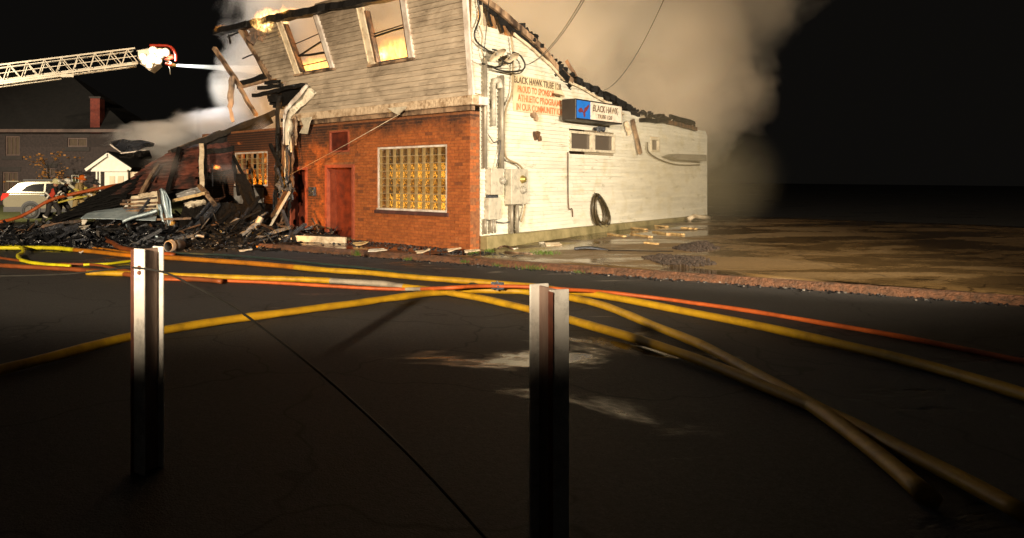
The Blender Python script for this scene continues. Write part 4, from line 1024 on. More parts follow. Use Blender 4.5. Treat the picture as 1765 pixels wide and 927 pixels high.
# broken rafters hanging out to the left
RF = empty('broken_rafter', FR(405, 200, .0), 'broken scorched rafter tree leaning out left of the burnt upper floor', 'rafter')
bm_part('long_timber', 'wood_scorched', FR(369, 83, .4), FR(415, 150, .2), .15, .12, rough=.12, n=8, parent=RF)
bm_part('long_timber', 'wood_scorched', FR(413, 150, .2), FR(441, 198, .3), .13, .11, rough=.16, n=8, parent=RF)
bm_part('hanging_timber', 'wood_scorched', FR(401, 131, .3), FR(396, 185, .35), .20, .10, rough=.2, n=7, parent=RF)
bm_part('hanging_timber', 'wood_scorched', FR(396, 184, .35), FR(402, 210, .3), .11, .08, rough=.2, n=4, parent=RF)
bm_part('cross_timber', 'wood_scorched', FR(411, 152, .2), FR(466, 136, .05), .10, .08, rough=.12, n=7, parent=RF)
bm_part('black_timber', 'char', FR(410, 147, .1), FR(458, 132, -.1), .10, .22, rough=.1, n=6, parent=RF)
bm_part('thin_lath', 'char', FR(440, 98, .1), FR(455, 128, .05), .035, .04, parent=RF)

# ================================================================== COLLAPSED ROOF
CR = empty('collapsed_roof', V((-6.3, 21.5, 0.02)), 'collapsed shingle roof slab sloping from the burnt wall down to the rubble', 'collapsed roof')
def rquad(P0, P1, P2, P3, rows_, name, mk, th, jag=.0, parent=CR, cols=8):
    for i in range(rows_):
        f0 = i / rows_; f1 = (i + 1.5) / rows_
        a = P0.lerp(P3, f0); b = P1.lerp(P2, f0); c = P1.lerp(P2, min(f1, 1.02)); d = P0.lerp(P3, min(f1, 1.02))
        n = (b - a).cross(d - a).normalized(); n = n if n.y < 0 else -n
        m = MB(); top = [];
        g0 = R.uniform(0, .05) if jag else 0; g1 = 1 - (R.uniform(0, .10) if jag else 0)
        grid = []
        for (l, r_, o_) in ((a, b, th * 1.4), (d, c, th * .2)):
            grid.append([l.lerp(r_, lerp(g0, g1, k / cols)) + n * (o_ + .05 * noise.noise(V((k * .9, i * .7, 3)))) + V((0, 0, jag * .05 * noise.noise(V((k * 1.3, i * 2.1, 9))))) for k in range(cols + 1)])
        m.sheet(grid, th); m.build(name, mk, parent)
# black slope (tar side) and red-brown shingle courses
m = MB(); m.sheet([[W(72, 391, 22.5), W(212, 357, 20.75)], [W(190, 329, 22.9), W(250, 303, 21.75)]], .05); m.build('roof_deck', 'char', CR)
m = MB(); m.sheet([[W(190, 340, 21.6), W(350, 326, 20.9)], [W(262, 282, 23.1), W(350, 254, 22.4)]], .05); m.build('roof_deck', 'char', CR)
rquad(W(66, 392, 22.4), W(215, 354, 20.6), W(250, 300, 21.6), W(190, 326, 22.8), 11, 'shingle_course', 'shingle_black', .05, 1)
rquad(W(192, 338, 21.3), W(350, 324, 20.6), W(350, 250, 22.0), W(300, 258, 22.6), 13, 'shingle_course', 'shingle_red', .035, 1)
rquad(W(205, 324, 22.4), W(300, 324, 21.2), W(302, 260, 22.4), W(262, 280, 22.9), 9, 'shingle_course', 'shingle_red', .03, 1)
rquad(W(352, 300, 22.2), W(404, 292, 22.4), W(404, 246, 23.1), W(352, 252, 22.8), 7, 'shingle_course', 'brick_dark', .05, 1)
bm_part('roof_edge', 'char', W(296, 264, 22.4), W(474, 194, 23.6), .3, .22, rough=.14, n=12, parent=CR)
bm_part('roof_edge', 'char_brown', W(290, 262, 22.5), W(380, 226, 23.0), .2, .10, rough=.1, n=8, parent=CR)
m = MB(); m.prism([W(352, 252, 22.9), W(392, 226, 23.1), W(462, 196, 23.7), W(470, 212, 23.7), W(440, 228, 23.5), W(404, 244, 23.2), W(380, 262, 22.9)], V((.02, .12, .02))); m.build('burnt_deck', 'char', CR)
bm_part('roof_edge', 'char', W(350, 262, 22.4), W(470, 246, 23.4), .14, .2, rough=.2, n=9, parent=CR)
for (x0, y0, Y0, x1, y1, Y1, w_, mk) in ((309, 256, 21.9, 289, 330, 20.4, .15, 'char'), (272, 284, 21.8, 243, 334, 20.5, .12, 'wood_scorched'), (278, 286, 21.7, 262, 312, 20.9, .07, 'char'), (347, 250, 21.6, 348, 322, 20.4, .15, 'wood_pale'), (354, 250, 21.9, 353, 320, 20.8, .14, 'char'), (366, 282, 22.0, 366, 320, 21.2, .05, 'char_grey'), (240, 338, 20.3, 275, 332, 20.1, .12, 'wood_pale')):
    bm_part('rafter', mk, W(x0, y0, Y0), W(x1, y1, Y1), w_, w_, rough=.1, n=7, parent=CR)
# torn flap of roofing floating at the top of the slab
FL = empty('torn_roofing', W(230, 285, 24.0), 'torn curled sheet of charred roofing above the white porch', 'roofing')
def rough_sheet(poly_top, poly_bot, Y, th, name, mk, parent, amp=.12):
    rows = []
    n = 10
    for f in (0, .33, .66, 1):
        rows.append([W(lerp(interp(k / n, poly_top)[0] if False else 0, 0, 0), 0, Y) if False else None for k in range(n + 1)])
        for k in range(n + 1):
            u = k / n; a = V(interp2(u, poly_top)); b = V(interp2(u, poly_bot)); q = a.lerp(b, f)
            rows[-1][k] = W(q.x, q.y, Y + .35 * math.sin(u * 5 + f * 3) + amp * 2 * noise.noise(V((u * 5, f * 3, Y))))
    m = MB(); m.sheet(rows, th); return m.build(name, mk, parent)
def interp2(u, pts):
    n = len(pts) - 1; i = min(int(u * n), n - 1); f = u * n - i
    return (lerp(pts[i][0], pts[i + 1][0], f), lerp(pts[i][1], pts[i + 1][1], f), 0)
rough_sheet([(191, 245), (208, 240), (228, 243), (246, 241), (266, 248)], [(207, 262), (222, 262), (238, 258), (252, 252), (264, 252)], 24.3, .05, 'roofing_felt', 'char_grey', FL)
rough_sheet([(205, 264), (220, 262), (240, 260), (258, 260)], [(206, 270), (222, 272), (244, 274), (262, 272)], 24.0, .05, 'roofing_felt', 'char', FL)
bm_part('white_edge', 'trim_white', W(190, 249, 24.2), W(208, 262, 24.2), .05, .04, parent=FL)
bm_part('white_edge', 'trim_white', W(208, 264, 24.0), W(252, 259, 24.0), .05, .04, parent=FL)
# ================================================================== RUBBLE
RIDGE = [(-60, 420), (40, 418), (90, 416), (130, 408), (200, 398), (270, 392), (330, 384), (380, 374), (420, 377), (450, 390), (480, 404), (510, 410), (560, 417), (620, 421)]
def mound(px, u):
    Y = lerp(17.3 if px < 420 else 17.3 + (px - 420) * .003, 21.5, u) - (.5 if px > 450 else 0) * u
    zr = max(.03, H + (HY - interp(px, RIDGE)) / F * 20.0)
    z = zr * (u ** .75) * .96
    return V(((px - CX) / F * Y, Y, z + .012))
rows = []
for i in range(15):
    u = i / 14; rows.append([mound(px, u) + V((0, 0, (.16 * noise.noise(V((px * .035, u * 4, 0))) + .08 * noise.noise(V((px * .11, u * 9, 3)))) * min(1, u * 4))) for px in range(-70, 590, 10)])
m = MB(); m.sheet(rows, .05)
def shards(m, n, smin, smax, pxr=(-65, 575), ur=(-.02, 1.0), lift=.05):
    for k in range(n):
        px = R.uniform(*pxr); u = R.uniform(*ur); p = mound(px, max(0, u)); p.y += min(0, u) * 15
        p.z += R.uniform(0, lift) * (2.2 if u > .15 else .4); s_ = R.uniform(smin, smax)
        rot = Matrix.Rotation(R.uniform(0, PI), 3, 'Z') @ Matrix.Rotation(R.gauss(0, .45), 3, 'Y') @ Matrix.Rotation(R.gauss(0, .4), 3, 'X')
        m.cbox(p, s_ * R.choice((1, 1.5, 2, 3, 5, 8)), s_ * R.uniform(.4, 1.2), s_ * R.uniform(.12, .5), rot)
shards(m, 3600, .03, .11, lift=.12); shards(m, 900, .02, .07, ur=(-.05, .3), lift=.02)
tag(m.build('rubble', 'rubble_mix'), 'black wet heap of burnt rubble in front of the collapsed roof', 'rubble', kind='stuff')
m = MB(); shards(m, 330, .02, .085, lift=.10); shards(m, 130, .015, .05, ur=(-.06, .2), pxr=(150, 620), lift=.01)
tag(m.build('pale_rubble', 'rubble_pale'), 'pale chips of plaster and ash scattered over the rubble', 'rubble', kind='stuff')
m = MB()
for k in range(95):
    px = R.uniform(-40, 500); u = R.uniform(.05, .9); p = mound(px, u); L_ = R.uniform(.7, 2.2); a_ = R.gauss(.5, .6); ti = R.gauss(.25, .25)
    d_ = V((math.cos(a_) * math.cos(ti), math.sin(a_) * math.cos(ti), math.sin(ti))); w_ = R.uniform(.05, .16)
    m.beam(p - d_ * L_ * .4 + Z3 * .03, p + d_ * L_ * .6 + Z3 * .03, w_, R.uniform(.03, .09), rough=.12, n=4)
tag(m.build('burnt_timbers', 'char_grey'), 'long charred battens tangled through the rubble heap', 'rubble', kind='stuff')
m = MB(); shards(m, 150, .03, .10, lift=.2, ur=(.2, 1))
tag(m.build('brown_rubble', 'char_brown'), 'brown half burnt wood scraps in the rubble heap', 'rubble', kind='stuff')
def dbeam(x0, y0, Y0, x1, y1, Y1, w_, h_, mk, label, cat='beam', name='charred_beam', rough=.08, group=None):
    m = MB(); m.beam(W(x0, y0, Y0), W(x1, y1, Y1), w_, h_, rough=rough, n=8)
    return tag(m.build(name, mk), label, cat, group)
dbeam(322, 414, 18.2, 374, 352, 19.6, .22, .10, 'char_grey', 'grey charred beam rising steeply to a bent tan plank in the rubble')
dbeam(306, 413, 18.2, 362, 350, 19.7, .08, .08, 'char_grey', 'thin charred batten just left of the steep grey beam')
dbeam(338, 415, 18.0, 394, 368, 19.2, .12, .10, 'char', 'black beam lying right of the steep grey beam in rubble')
dbeam(358, 416, 18.0, 412, 378, 18.9, .18, .07, 'sheet_dull', 'flat bluish grey board leaning in the black rubble')
dbeam(413, 302, 20.0, 446, 376, 18.9, .36, .14, 'char', 'thick black timber leaning in front of the broken glass block window')
dbeam(402, 275, 20.8, 412, 336, 20.2, .10, .10, 'char', 'thin black stud left of the broken glass block window')
dbeam(402, 268, 20.8, 424, 312, 20.2, .07, .07, 'char', 'thin black stud slanting across the broken glass block window')
dbeam(343, 320, 19.9, 358, 336, 19.6, .12, .09, 'wood_raw', 'short tan plank end at the top of the bent plank')
dbeam(357, 336, 19.6, 371, 354, 19.4, .11, .08, 'wood_scorched', 'short scorched plank meeting the steep grey beam')
dbeam(299, 346, 19.8, 357, 332, 19.7, .20, .09, 'plank_yellow', 'tan timber lying level behind the twisted blue sheet')
dbeam(466, 248, 20.6, 482, 286, 20.2, .10, .08, 'char', 'black stud crossing right of the broken glass block window')
dbeam(478, 290, 19.9, 488, 322, 19.6, .06, .06, 'char_grey', 'grey charred rod left of the burnt corner post')
dbeam(486, 362, 18.7, 504, 408, 18.3, .10, .06, 'char_grey', 'thin grey batten propped below the first red door')
dbeam(432, 330, 19.3, 442, 352, 19.1, .09, .09, 'char', 'short black stub by the pale wall panel')
dbeam(446, 340, 19.2, 400, 402, 18.3, .10, .10, 'char', 'black beam crossing behind the leaning brown plank')
dbeam(380, 395, 18.3, 448, 362, 18.9, .10, .06, 'char', 'black board lying low behind the leaning brown plank')
dbeam(415, 405, 18.0, 442, 385, 18.4, .12, .07, 'sheet_dull', 'grey slab end low in the rubble near the leaning plank')
dbeam(2, 424, 17.9, 132, 391, 19.3, .26, .16, 'char_grey', 'long blue grey charred beam at the left foot of the heap')
dbeam(0, 416, 18.4, 108, 388, 19.6, .16, .12, 'char_grey', 'grey beam with pale broken chips behind the long blue grey beam')
dbeam(70, 390, 19.8, 150, 378, 20.2, .26, .08, 'char_brown', 'reddish brown board between the firefighters and the pale panel')
dbeam(90, 402, 19.0, 160, 384, 19.6, .12, .08, 'char', 'black beam under the scrap of white paper')
dbeam(150, 398, 18.9, 275, 392, 18.9, .24, .14, 'char', 'long black beam under the pale sheet metal panel')
dbeam(270, 378, 19.2, 330, 376, 19.2, .10, .06, 'wood_raw', 'tan board end right of the twisted blue sheet')
for k, (x0, y0, x1, y1) in enumerate(((212, 346, 270, 341), (208, 352, 272, 349), (214, 358, 268, 356), (218, 364, 262, 362))):
    dbeam(x0, y0, 20.1 - k * .1, x1, y1, 20.0 - k * .1, .10, .07, 'wood_raw' if k % 2 else 'char_brown', ('top', 'second', 'third', 'lowest')[k] + ' of four brown boards stacked left of the twisted sheet', 'board', 'brown_board', .14)
dbeam(478, 410, 18.3, 596, 414, 17.6, .10, .16, 'wood_pale', 'long pale plank lying in front of the red doors', 'plank', 'pale_plank', .04)
dbeam(442, 425, 17.3, 528, 431, 16.9, .05, .04, 'hose_amber', 'thin orange lath lying on the wet kerb', 'lath', 'lath', .1)
dbeam(500, 404, 18.5, 585, 409, 18.1, .18, .10, 'char', 'black timber lying against the doorsteps', 'beam')
dbeam(420, 424, 17.3, 478, 405, 17.9, .03, .03, 'char_grey', 'thin bent grey rod at the foot of the leaning plank', 'rod', 'metal_rod', .2)
def panel(px4, Ys, label, mk='char', name='fallen_sheathing', cat='sheathing', grp='charred sheathing in the rubble'):
    rows = []
    for i in range(7):
        f = i / 6; row = []
        for j in range(7):
            g = j / 6; a = [lerp(lerp(px4[0][q], px4[1][q], g), lerp(px4[3][q], px4[2][q], g), f) for q in (0, 1)]
            Yv = lerp(lerp(Ys[0], Ys[1], g), lerp(Ys[3], Ys[2], g), f) + .10 * noise.noise(V((i * .7, j * .7, Ys[0])))
            row.append(W(a[0] + 3 * noise.noise(V((i * .9, j * .9, 2))), a[1] + 3 * noise.noise(V((i * .9, j * .9, 7))), Yv))
        rows.append(row)
    m = MB(); m.sheet(rows, .05); tag(m.build(name, mk), label, cat, grp)
panel([(318, 346), (366, 344), (338, 416), (302, 412)], (20.0, 19.9, 18.5, 18.5), 'large black panel leaning behind the steep grey beam')
panel([(372, 350), (420, 352), (398, 408), (346, 416)], (19.9, 19.7, 18.4, 18.3), 'large black panel leaning right of the steep grey beam')
panel([(420, 345), (458, 352), (446, 402), (404, 404)], (19.8, 19.6, 18.6, 18.6), 'large black panel between the thick black timber and the leaning plank')
panel([(190, 366), (282, 372), (270, 394), (160, 392)], (20.2, 20.0, 19.1, 19.2), 'low black panel under the light blue metal sheet')
# sheet metal
SM = []
m = MB(); m.sheet([[W(139, 376, 19.4), W(190, 377, 19.2), W(268, 380, 19.0)], [W(150, 368, 19.9), W(200, 364, 19.8), W(272, 367, 19.6)], [W(163, 364, 20.3), W(210, 358, 20.2), W(270, 361, 20.0)]], .02)
tag(m.build('sheet_metal_panel', 'sheet_metal'), 'flat pale grey sheet panel lying on the rubble', 'metal sheet')
TW = empty('twisted_sheet', W(290, 395, 19.3), 'twisted light blue metal sheet standing folded upright in rubble', 'metal sheet')
def vrib(name, L, Rr, mk, Y, bow):
    rows = []
    n = 12
    for k in range(n + 1):
        a = interp2(k / n, L); b = interp2(k / n, Rr); row = []
        for f in (0, .25, .5, .75, 1):
            row.append(W(lerp(a[0], b[0], f), lerp(a[1], b[1], f), Y + bow * math.sin(f * PI * 2 + k * .3) + .05 * noise.noise(V((k * .8, f * 4, bow * 9)))))
        rows.append(row)
    m = MB(); m.sheet(rows, .015); return m.build(name, mk, TW, True)
vrib('sheet_fold', [(274, 327), (277, 350), (285, 374), (291, 394)], [(279, 324), (288, 345), (294, 372), (294, 394)], 'sheet_metal', 19.3, .12)
vrib('sheet_fold', [(279, 324), (286, 340), (290, 362), (294, 384)], [(283, 326), (293, 345), (296, 366), (299, 380)], 'sheet_metal', 19.4, -.14)
vrib('sheet_edge', [(271, 328), (273, 352), (280, 378), (288, 394)], [(275, 327), (277, 350), (285, 374), (291, 394)], 'char_brown', 19.25, .05)
vrib('sheet_fold', [(272, 352), (275, 372), (283, 388)], [(277, 352), (283, 374), (288, 390)], 'sheet_metal', 19.2, .1)
def strip(name, pts, wpx, Y, mk, label, cat):
    pts = smooth_path([V((a, b, 0)) for a, b in pts], 5); rows = []
    for i, p in enumerate(pts):
        d = (pts[min(i + 1, len(pts) - 1)] - pts[max(i - 1, 0)]).normalized(); n = V((-d.y, d.x, 0)) * wpx / 2
        rows.append([W(p.x - n.x, p.y - n.y, Y), W(p.x, p.y, Y - .07), W(p.x + n.x, p.y + n.y, Y + .04)])
    m = MB(); m.sheet(rows, .015); return tag(m.build(name, mk, None, True), label, cat)
strip('metal_strip', [(211, 382), (228, 375), (248, 370), (271, 363)], 7, 18.9, 'sheet_metal', 'light blue metal strip sticking out left from the twisted sheet', 'metal strip')
strip('metal_strip', [(218, 386), (222, 394), (221, 404)], 5, 18.7, 'sheet_metal', 'short pale blue strip hanging down on the rubble', 'metal strip')
strip('metal_strip', [(267, 406), (280, 411), (296, 417), (311, 418)], 6, 17.9, 'sheet_metal', 'light blue strip lying low below the twisted sheet', 'metal strip')
strip('metal_strip', [(330, 412), (340, 406), (352, 408)], 6, 17.8, 'sheet_dull', 'crumpled grey foil at the foot of the steep grey beam', 'metal strip')
panel([(303, 335), (345, 321), (349, 330), (309, 343)], (20.1, 20.1, 19.9, 19.9), 'crumpled grey sheet behind the tan timber', 'sheet_dull', 'metal_sheet', 'metal sheet', None)
panel([(316, 350), (352, 344), (356, 351), (324, 358)], (19.8, 19.8, 19.65, 19.65), 'torn pale insulation hanging under the tan timber', 'melted_vinyl', 'insulation', 'insulation', None)
strip('metal_strip', [(434, 402), (446, 382), (450, 374)], 10, 18.6, 'paper', 'white scrap of sheet behind the leaning brown plank', 'metal strip')
DP = empty('drain_pipe', G(292, 432, 0), 'short pale pipe end with a black opening beside the steel post', 'pipe')
q = G(290, 434, 0) + Z3 * .13
m = MB(); ax = V((.38, .92, 0)).normalized(); m.lathe(q, ax, [(.115, 0), (.14, 0), (.14, .5), (.115, .5), (.115, 0)], 18, False); m.build('pipe', 'sheet_dull', DP, True)
m = MB(); m.lathe(q + ax * .10, ax, [(.155, 0), (.155, .06), (.141, .06)], 18, False); m.build('collar', 'wood_pale', DP, True)
# papers and scraps
def scrap(px, py, z, w_, d_, mk, label, cat='scrap', name='scrap', tilt=.2, rz=None, curl=.03, group=None):
    c = G(px, py, z) if z < 1.3 else W(px, py, z); a = rz if rz is not None else R.uniform(-.6, .6)
    rows = []
    for i in range(4):
        rows.append([c + V((math.cos(a), math.sin(a), 0)) * (x / 3 - .5) * w_ * (1 + .1 * R.uniform(-1, 1)) + V((-math.sin(a), math.cos(a), 0)) * (i / 3 - .5) * d_ + V((R.uniform(-.03, .03), R.uniform(-.03, .03), 0)) + Z3 * (.02 + curl * (x / 3) ** 2 * (1 if i < 2 else .4) + tilt * d_ * i / 3) for x in range(4)])
    m = MB(); m.sheet(rows, .022); return tag(m.build(name, mk), label, cat, group)
c_ = W(137, 395, 18.6)
PP = MB(); PP.sheet([[c_ + V((-.16, -.1, 0)), c_ + V((.2, -.12, .02))], [c_ + V((-.10, .2, .06)), c_ + V((.22, .18, .1))]], .015); tag(PP.build('paper', 'paper'), 'cream sheet of paper lying flat on the left rubble', 'paper')
PP = MB(); PP.sheet([[c_ + V((.02, .12, .12)), c_ + V((.10, .1, .12))], [c_ + V((.0, .14, .25)), c_ + V((.16, .16, .24))]], .015); tag(PP.build('paper', 'paper'), 'small white paper standing upright on the left rubble', 'paper')
scrap(622, 423, .11, .34, .22, 'plank_yellow', 'brown and cream broken chunk nearest the second red door', rz=.2, curl=.06)
scrap(650, 434, .11, .36, .16, 'paper', 'large white scrap on the footway below the glass block window', rz=.1)
scrap(729, 437, .11, .30, .14, 'wood_pale', 'curled cream scrap with black underside in the middle of the footway', rz=0, curl=.09)
scrap(782, 434, .11, .26, .16, 'wood_pale', 'left one of two cream scraps in front of the brick corner', rz=0, curl=.07)
scrap(812, 436, .11, .32, .16, 'wood_pale', 'right one of two cream scraps in front of the brick corner', rz=.3, curl=.05)
scrap(954, 424, .12, .36, .22, 'wood_pale', 'cream flat scrap on the lot just right of the weeds', rz=.0)
scrap(933, 421, .12, .10, .08, 'paper', 'tiny white scrap left of the cream flat scrap')
scrap(888, 431, .12, .14, .08, 'paper', 'small white scrap at the foot of the foundation')
scrap(141, 437, .0, .10, .09, 'paper', 'tiny bright white scrap between the yellow hoses', curl=.05)
scrap(573, 433, .0, .28, .12, 'paper', 'white torn scrap near the pale plank end', rz=.1, curl=.05)
scrap(423, 434, .0, .30, .10, 'paper', 'white crumpled scrap left of the orange lath', rz=.05, curl=.05)
scrap(333, 427, .0, .18, .08, 'wood_pale', 'cream broken cup like scrap in the rubble edge', rz=.1, curl=.07)
for k, (x0, y0, x1, y1, lb) in enumerate(((1050, 404, 1076, 408, 'short yellow board with a nail piece nearest the hose coil'), (1090, 393, 1114, 396, 'yellow board behind the others towards the wall'), (1130, 389, 1150, 391, 'small yellow board furthest from the street'), (1088, 404, 1122, 409, 'thin yellow lath right of the nail board'), (1128, 400, 1152, 404, 'left one of two yellow laths in line'), (1156, 403, 1178, 405, 'right one of two yellow laths in line'), (1112, 419, 1134, 421, 'yellow board nearest the gravel heaps'), (1176, 393, 1200, 395, 'yellow board at the right edge of the lot'))):
    z_ = .16 + .012 * k * .5; m = MB(); m.beam(GL(x0, y0) + Z3 * .015, GL(x1, y1) + Z3 * .015, .13, .045, rough=.12, n=5)
    tag(m.build('broken_board', 'plank_yellow'), lb, 'board', 'broken boards on the wet lot')
strip('wet_cloth', [(990, 429), (1008, 427), (1025, 428), (1048, 432)], 5, 15.6, 'char_grey', 'dark wet rag with a cord lying on the lot', 'rag')
tag(pipe('cord', 'char', [GL(1048, 432), GL(1080, 432), GL(1130, 433), GL(1160, 433)], .014), 'thin black cord trailing right from the wet rag', 'cord')
tag(pipe('branch', 'char_brown', smooth_path([G(858, 428, .15), G(868, 424, .2), G(878, 426, .2), G(884, 431, .14)], 4), .022), 'bent brown stick at the foot of the foundation', 'stick')
tag(pipe('lath', 'wood_scorched', [G(870, 434, .13), G(895, 436, .13), G(918, 438, .13)], .02), 'thin brown lath in front of the foundation ledge', 'lath')

# ================================================================== HOSES AND POSTS IN THE STREET
def hose(pl, r, mk, label, z=None, sub=7, group='fire hoses on the street', mats=None):
    z = z if z is not None else r
    pts = smooth_path([G(a, b, (c[0] if c else z)) for a, b, *c in pl], sub)
    q0 = R.uniform(0, 90)
    pts = [p + V((.05 * r / .05 * noise.noise(V((i * .21, q0, 0))), .07 * noise.noise(V((i * .17, q0, 5))), 0)) for i, p in enumerate(pts)]
    m = MB(); m.tube(pts, [r * (1 + .13 * noise.noise(V((i * .5, q0, 9)))) for i in range(len(pts))], 10, flat=.8)
    if mats:                                  # differently coloured lengths
        for fi in range(len(m.f) - 2):
            m.mi[fi] = min(len(mats) - 1, next((k for k, (lim, _) in enumerate(mats) if m.v[m.f[fi][0]].x / m.v[m.f[fi][0]].y * F + CX < lim), len(mats) - 1))
        mk = [q for _, q in mats]
    return tag(m.build('fire_hose', mk, None, True), label, 'fire hose', group)
hose([(-60, 428), (0, 427), (60, 427), (110, 428), (165, 434), (232, 441), (300, 445), (420, 453), (540, 463), (640, 471), (740, 480), (830, 486), (930, 495), (1010, 505), (1100, 520), (1300, 560), (1600, 630), (1900, 720)], .062, None, 'long yellow hose crossing the whole street behind the steel post', mats=[(120, 'hose_lime'), (500, 'hose_amber'), (2000, 'hose_yellow')])
hose([(150, 470), (232, 472), (300, 474), (420, 478), (540, 482), (640, 488), (690, 493), (760, 502), (850, 518), (1000, 555), (1200, 620), (1450, 720), (1800, 900)], .060, None, 'yellow hose with a grey length in front of the long yellow hose', mats=[(565, 'hose_yellow'), (690, 'hose_grey'), (2000, 'hose_yellow')])
hose([(280, 481), (400, 484), (520, 490), (620, 496), (700, 498.5), (770, 495.5, .16), (850, 493, .17), (920, 495, .17), (980, 499, .15), (1060, 505, .08), (1150, 516, .04), (1350, 545), (1600, 590), (1900, 650)], .036, None, 'thin orange hose running along the front of the yellow hoses', mats=[(690, 'hose_orange'), (720, 'hose_grey'), (2000, 'hose_orange')])
hose([(-150, 680), (80, 618), (300, 565), (480, 540), (620, 522), (720, 508), (780, 502), (840, 500), (905, 503), (980, 512), (1060, 534), (1200, 590), (1400, 700), (1600, 860)], .06, 'hose_yellow', 'yellow hose arching up at the lower edge before the stub post')
hose([(290, 435), (380, 439), (470, 446), (560, 455), (640, 463), (720, 473), (800, 486), (860, 500)], .030, 'hose_green', 'dark green hose along the edge of the rubble')
hose([(-60, 458), (0, 457), (50, 460), (110, 463), (170, 467), (232, 474), (300, 478), (380, 484)], .055, 'hose_rust', 'thick brown orange hose at the left in front of the others')
hose([(-60, 436), (0, 444), (40, 450), (90, 455), (150, 455), (200, 463), (250, 472)], .034, 'hose_rust', 'thin rust coloured hose curving between the yellow hoses')
hose([(143, 456), (180, 455), (215, 451), (250, 446), (300, 441)], .034, 'hose_lime', 'short bright lime hose ending at the steel post')
hose([(10, 424.5), (28, 424), (37, 427, .1), (39, 433, .1), (33, 440), (35, 447), (50, 452), (85, 456), (120, 458)], .044, 'hose_lime', 'bright yellow hose making a kink at the far left')
hose([(50, 417), (90, 419), (140, 424), (190, 430), (250, 438), (330, 444)], .028, 'hose_amber', 'thin amber hose along the foot of the rubble')
hose([(184, 411, .16), (190, 417, .12), (202, 425, .08), (222, 430, .07), (250, 434, .07), (300, 440, .06)], .075, 'hose_rust', 'kinked red orange hose rising out of the rubble')
q = G(857, 492.5, .17); d = (G(920, 495, .17) - G(850, 493, .17)).normalized()
CP = empty('hose_coupling', q, 'silver blue coupling on the thin orange hose', 'coupling')
m = MB(); m.lathe(q - d * .09, d, [(.045, 0), (.058, .01), (.058, .07), (.05, .075), (.05, .11), (.058, .115), (.058, .18), (.045, .19)], 14); m.build('coupling_body', 'chrome', CP, True)
m = MB()
for k in range(4): m.cbox(q + V((0, .06 * math.cos(k * PI / 2), .06 * math.sin(k * PI / 2))), .03, .02, .02)
m.build('coupling_lugs', 'chrome', CP)
# steel posts of the street barrier
def ipost(base, yaw, h, label):
    P_ = empty('steel_post', base, label, 'post')
    rot = Matrix.Rotation(yaw, 3, 'Z')
    def b(x0, x1, y0, y1, z0, z1, name, mk, bev=.003):
        m = MB(); m.box(base + rot @ V((x0, y0, z0)), rot @ V((x1 - x0, 0, 0)), rot @ V((0, y1 - y0, 0)), V((0, 0, z1 - z0))); return bent(m.build(name, mk, P_), bev)
    b(-.048, .048, -.075, -.063, 0, h, 'front_flange', 'post_white')
    b(-.050, -.0485, -.095, -.0632, 0, h - .005, 'flange_lip', 'rust', .0005)
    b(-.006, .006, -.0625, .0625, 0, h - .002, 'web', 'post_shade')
    b(-.048, .048, .063, .075, 0, h + .004, 'back_flange', 'post_white')
    return P_, rot
base1 = W(257, 400, 4.15); base1.z = 0
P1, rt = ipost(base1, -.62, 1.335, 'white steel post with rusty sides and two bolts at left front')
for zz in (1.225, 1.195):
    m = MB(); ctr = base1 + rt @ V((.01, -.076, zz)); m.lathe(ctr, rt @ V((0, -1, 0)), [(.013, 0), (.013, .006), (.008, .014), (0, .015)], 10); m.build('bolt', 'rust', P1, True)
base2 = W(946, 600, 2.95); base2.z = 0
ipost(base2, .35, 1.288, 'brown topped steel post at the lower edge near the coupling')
bp = base1 + rt @ V((.01, -.095, 1.225))
tag(pipe('guard_cable', 'black_rubber', smooth_path([W(-40, 476, 4.9), W(60, 474.5, 4.7), W(130, 471, 4.5), W(200, 463, 4.3), bp, W(285, 470, 3.9), W(330, 491, 3.7), W(380, 516, 3.5), W(430, 548, 3.3), W(560, 650, 2.9), W(720, 800, 2.6), W(900, 1000, 2.4)], 6), .006), 'thin black cable bolted to the white steel post', 'cable')

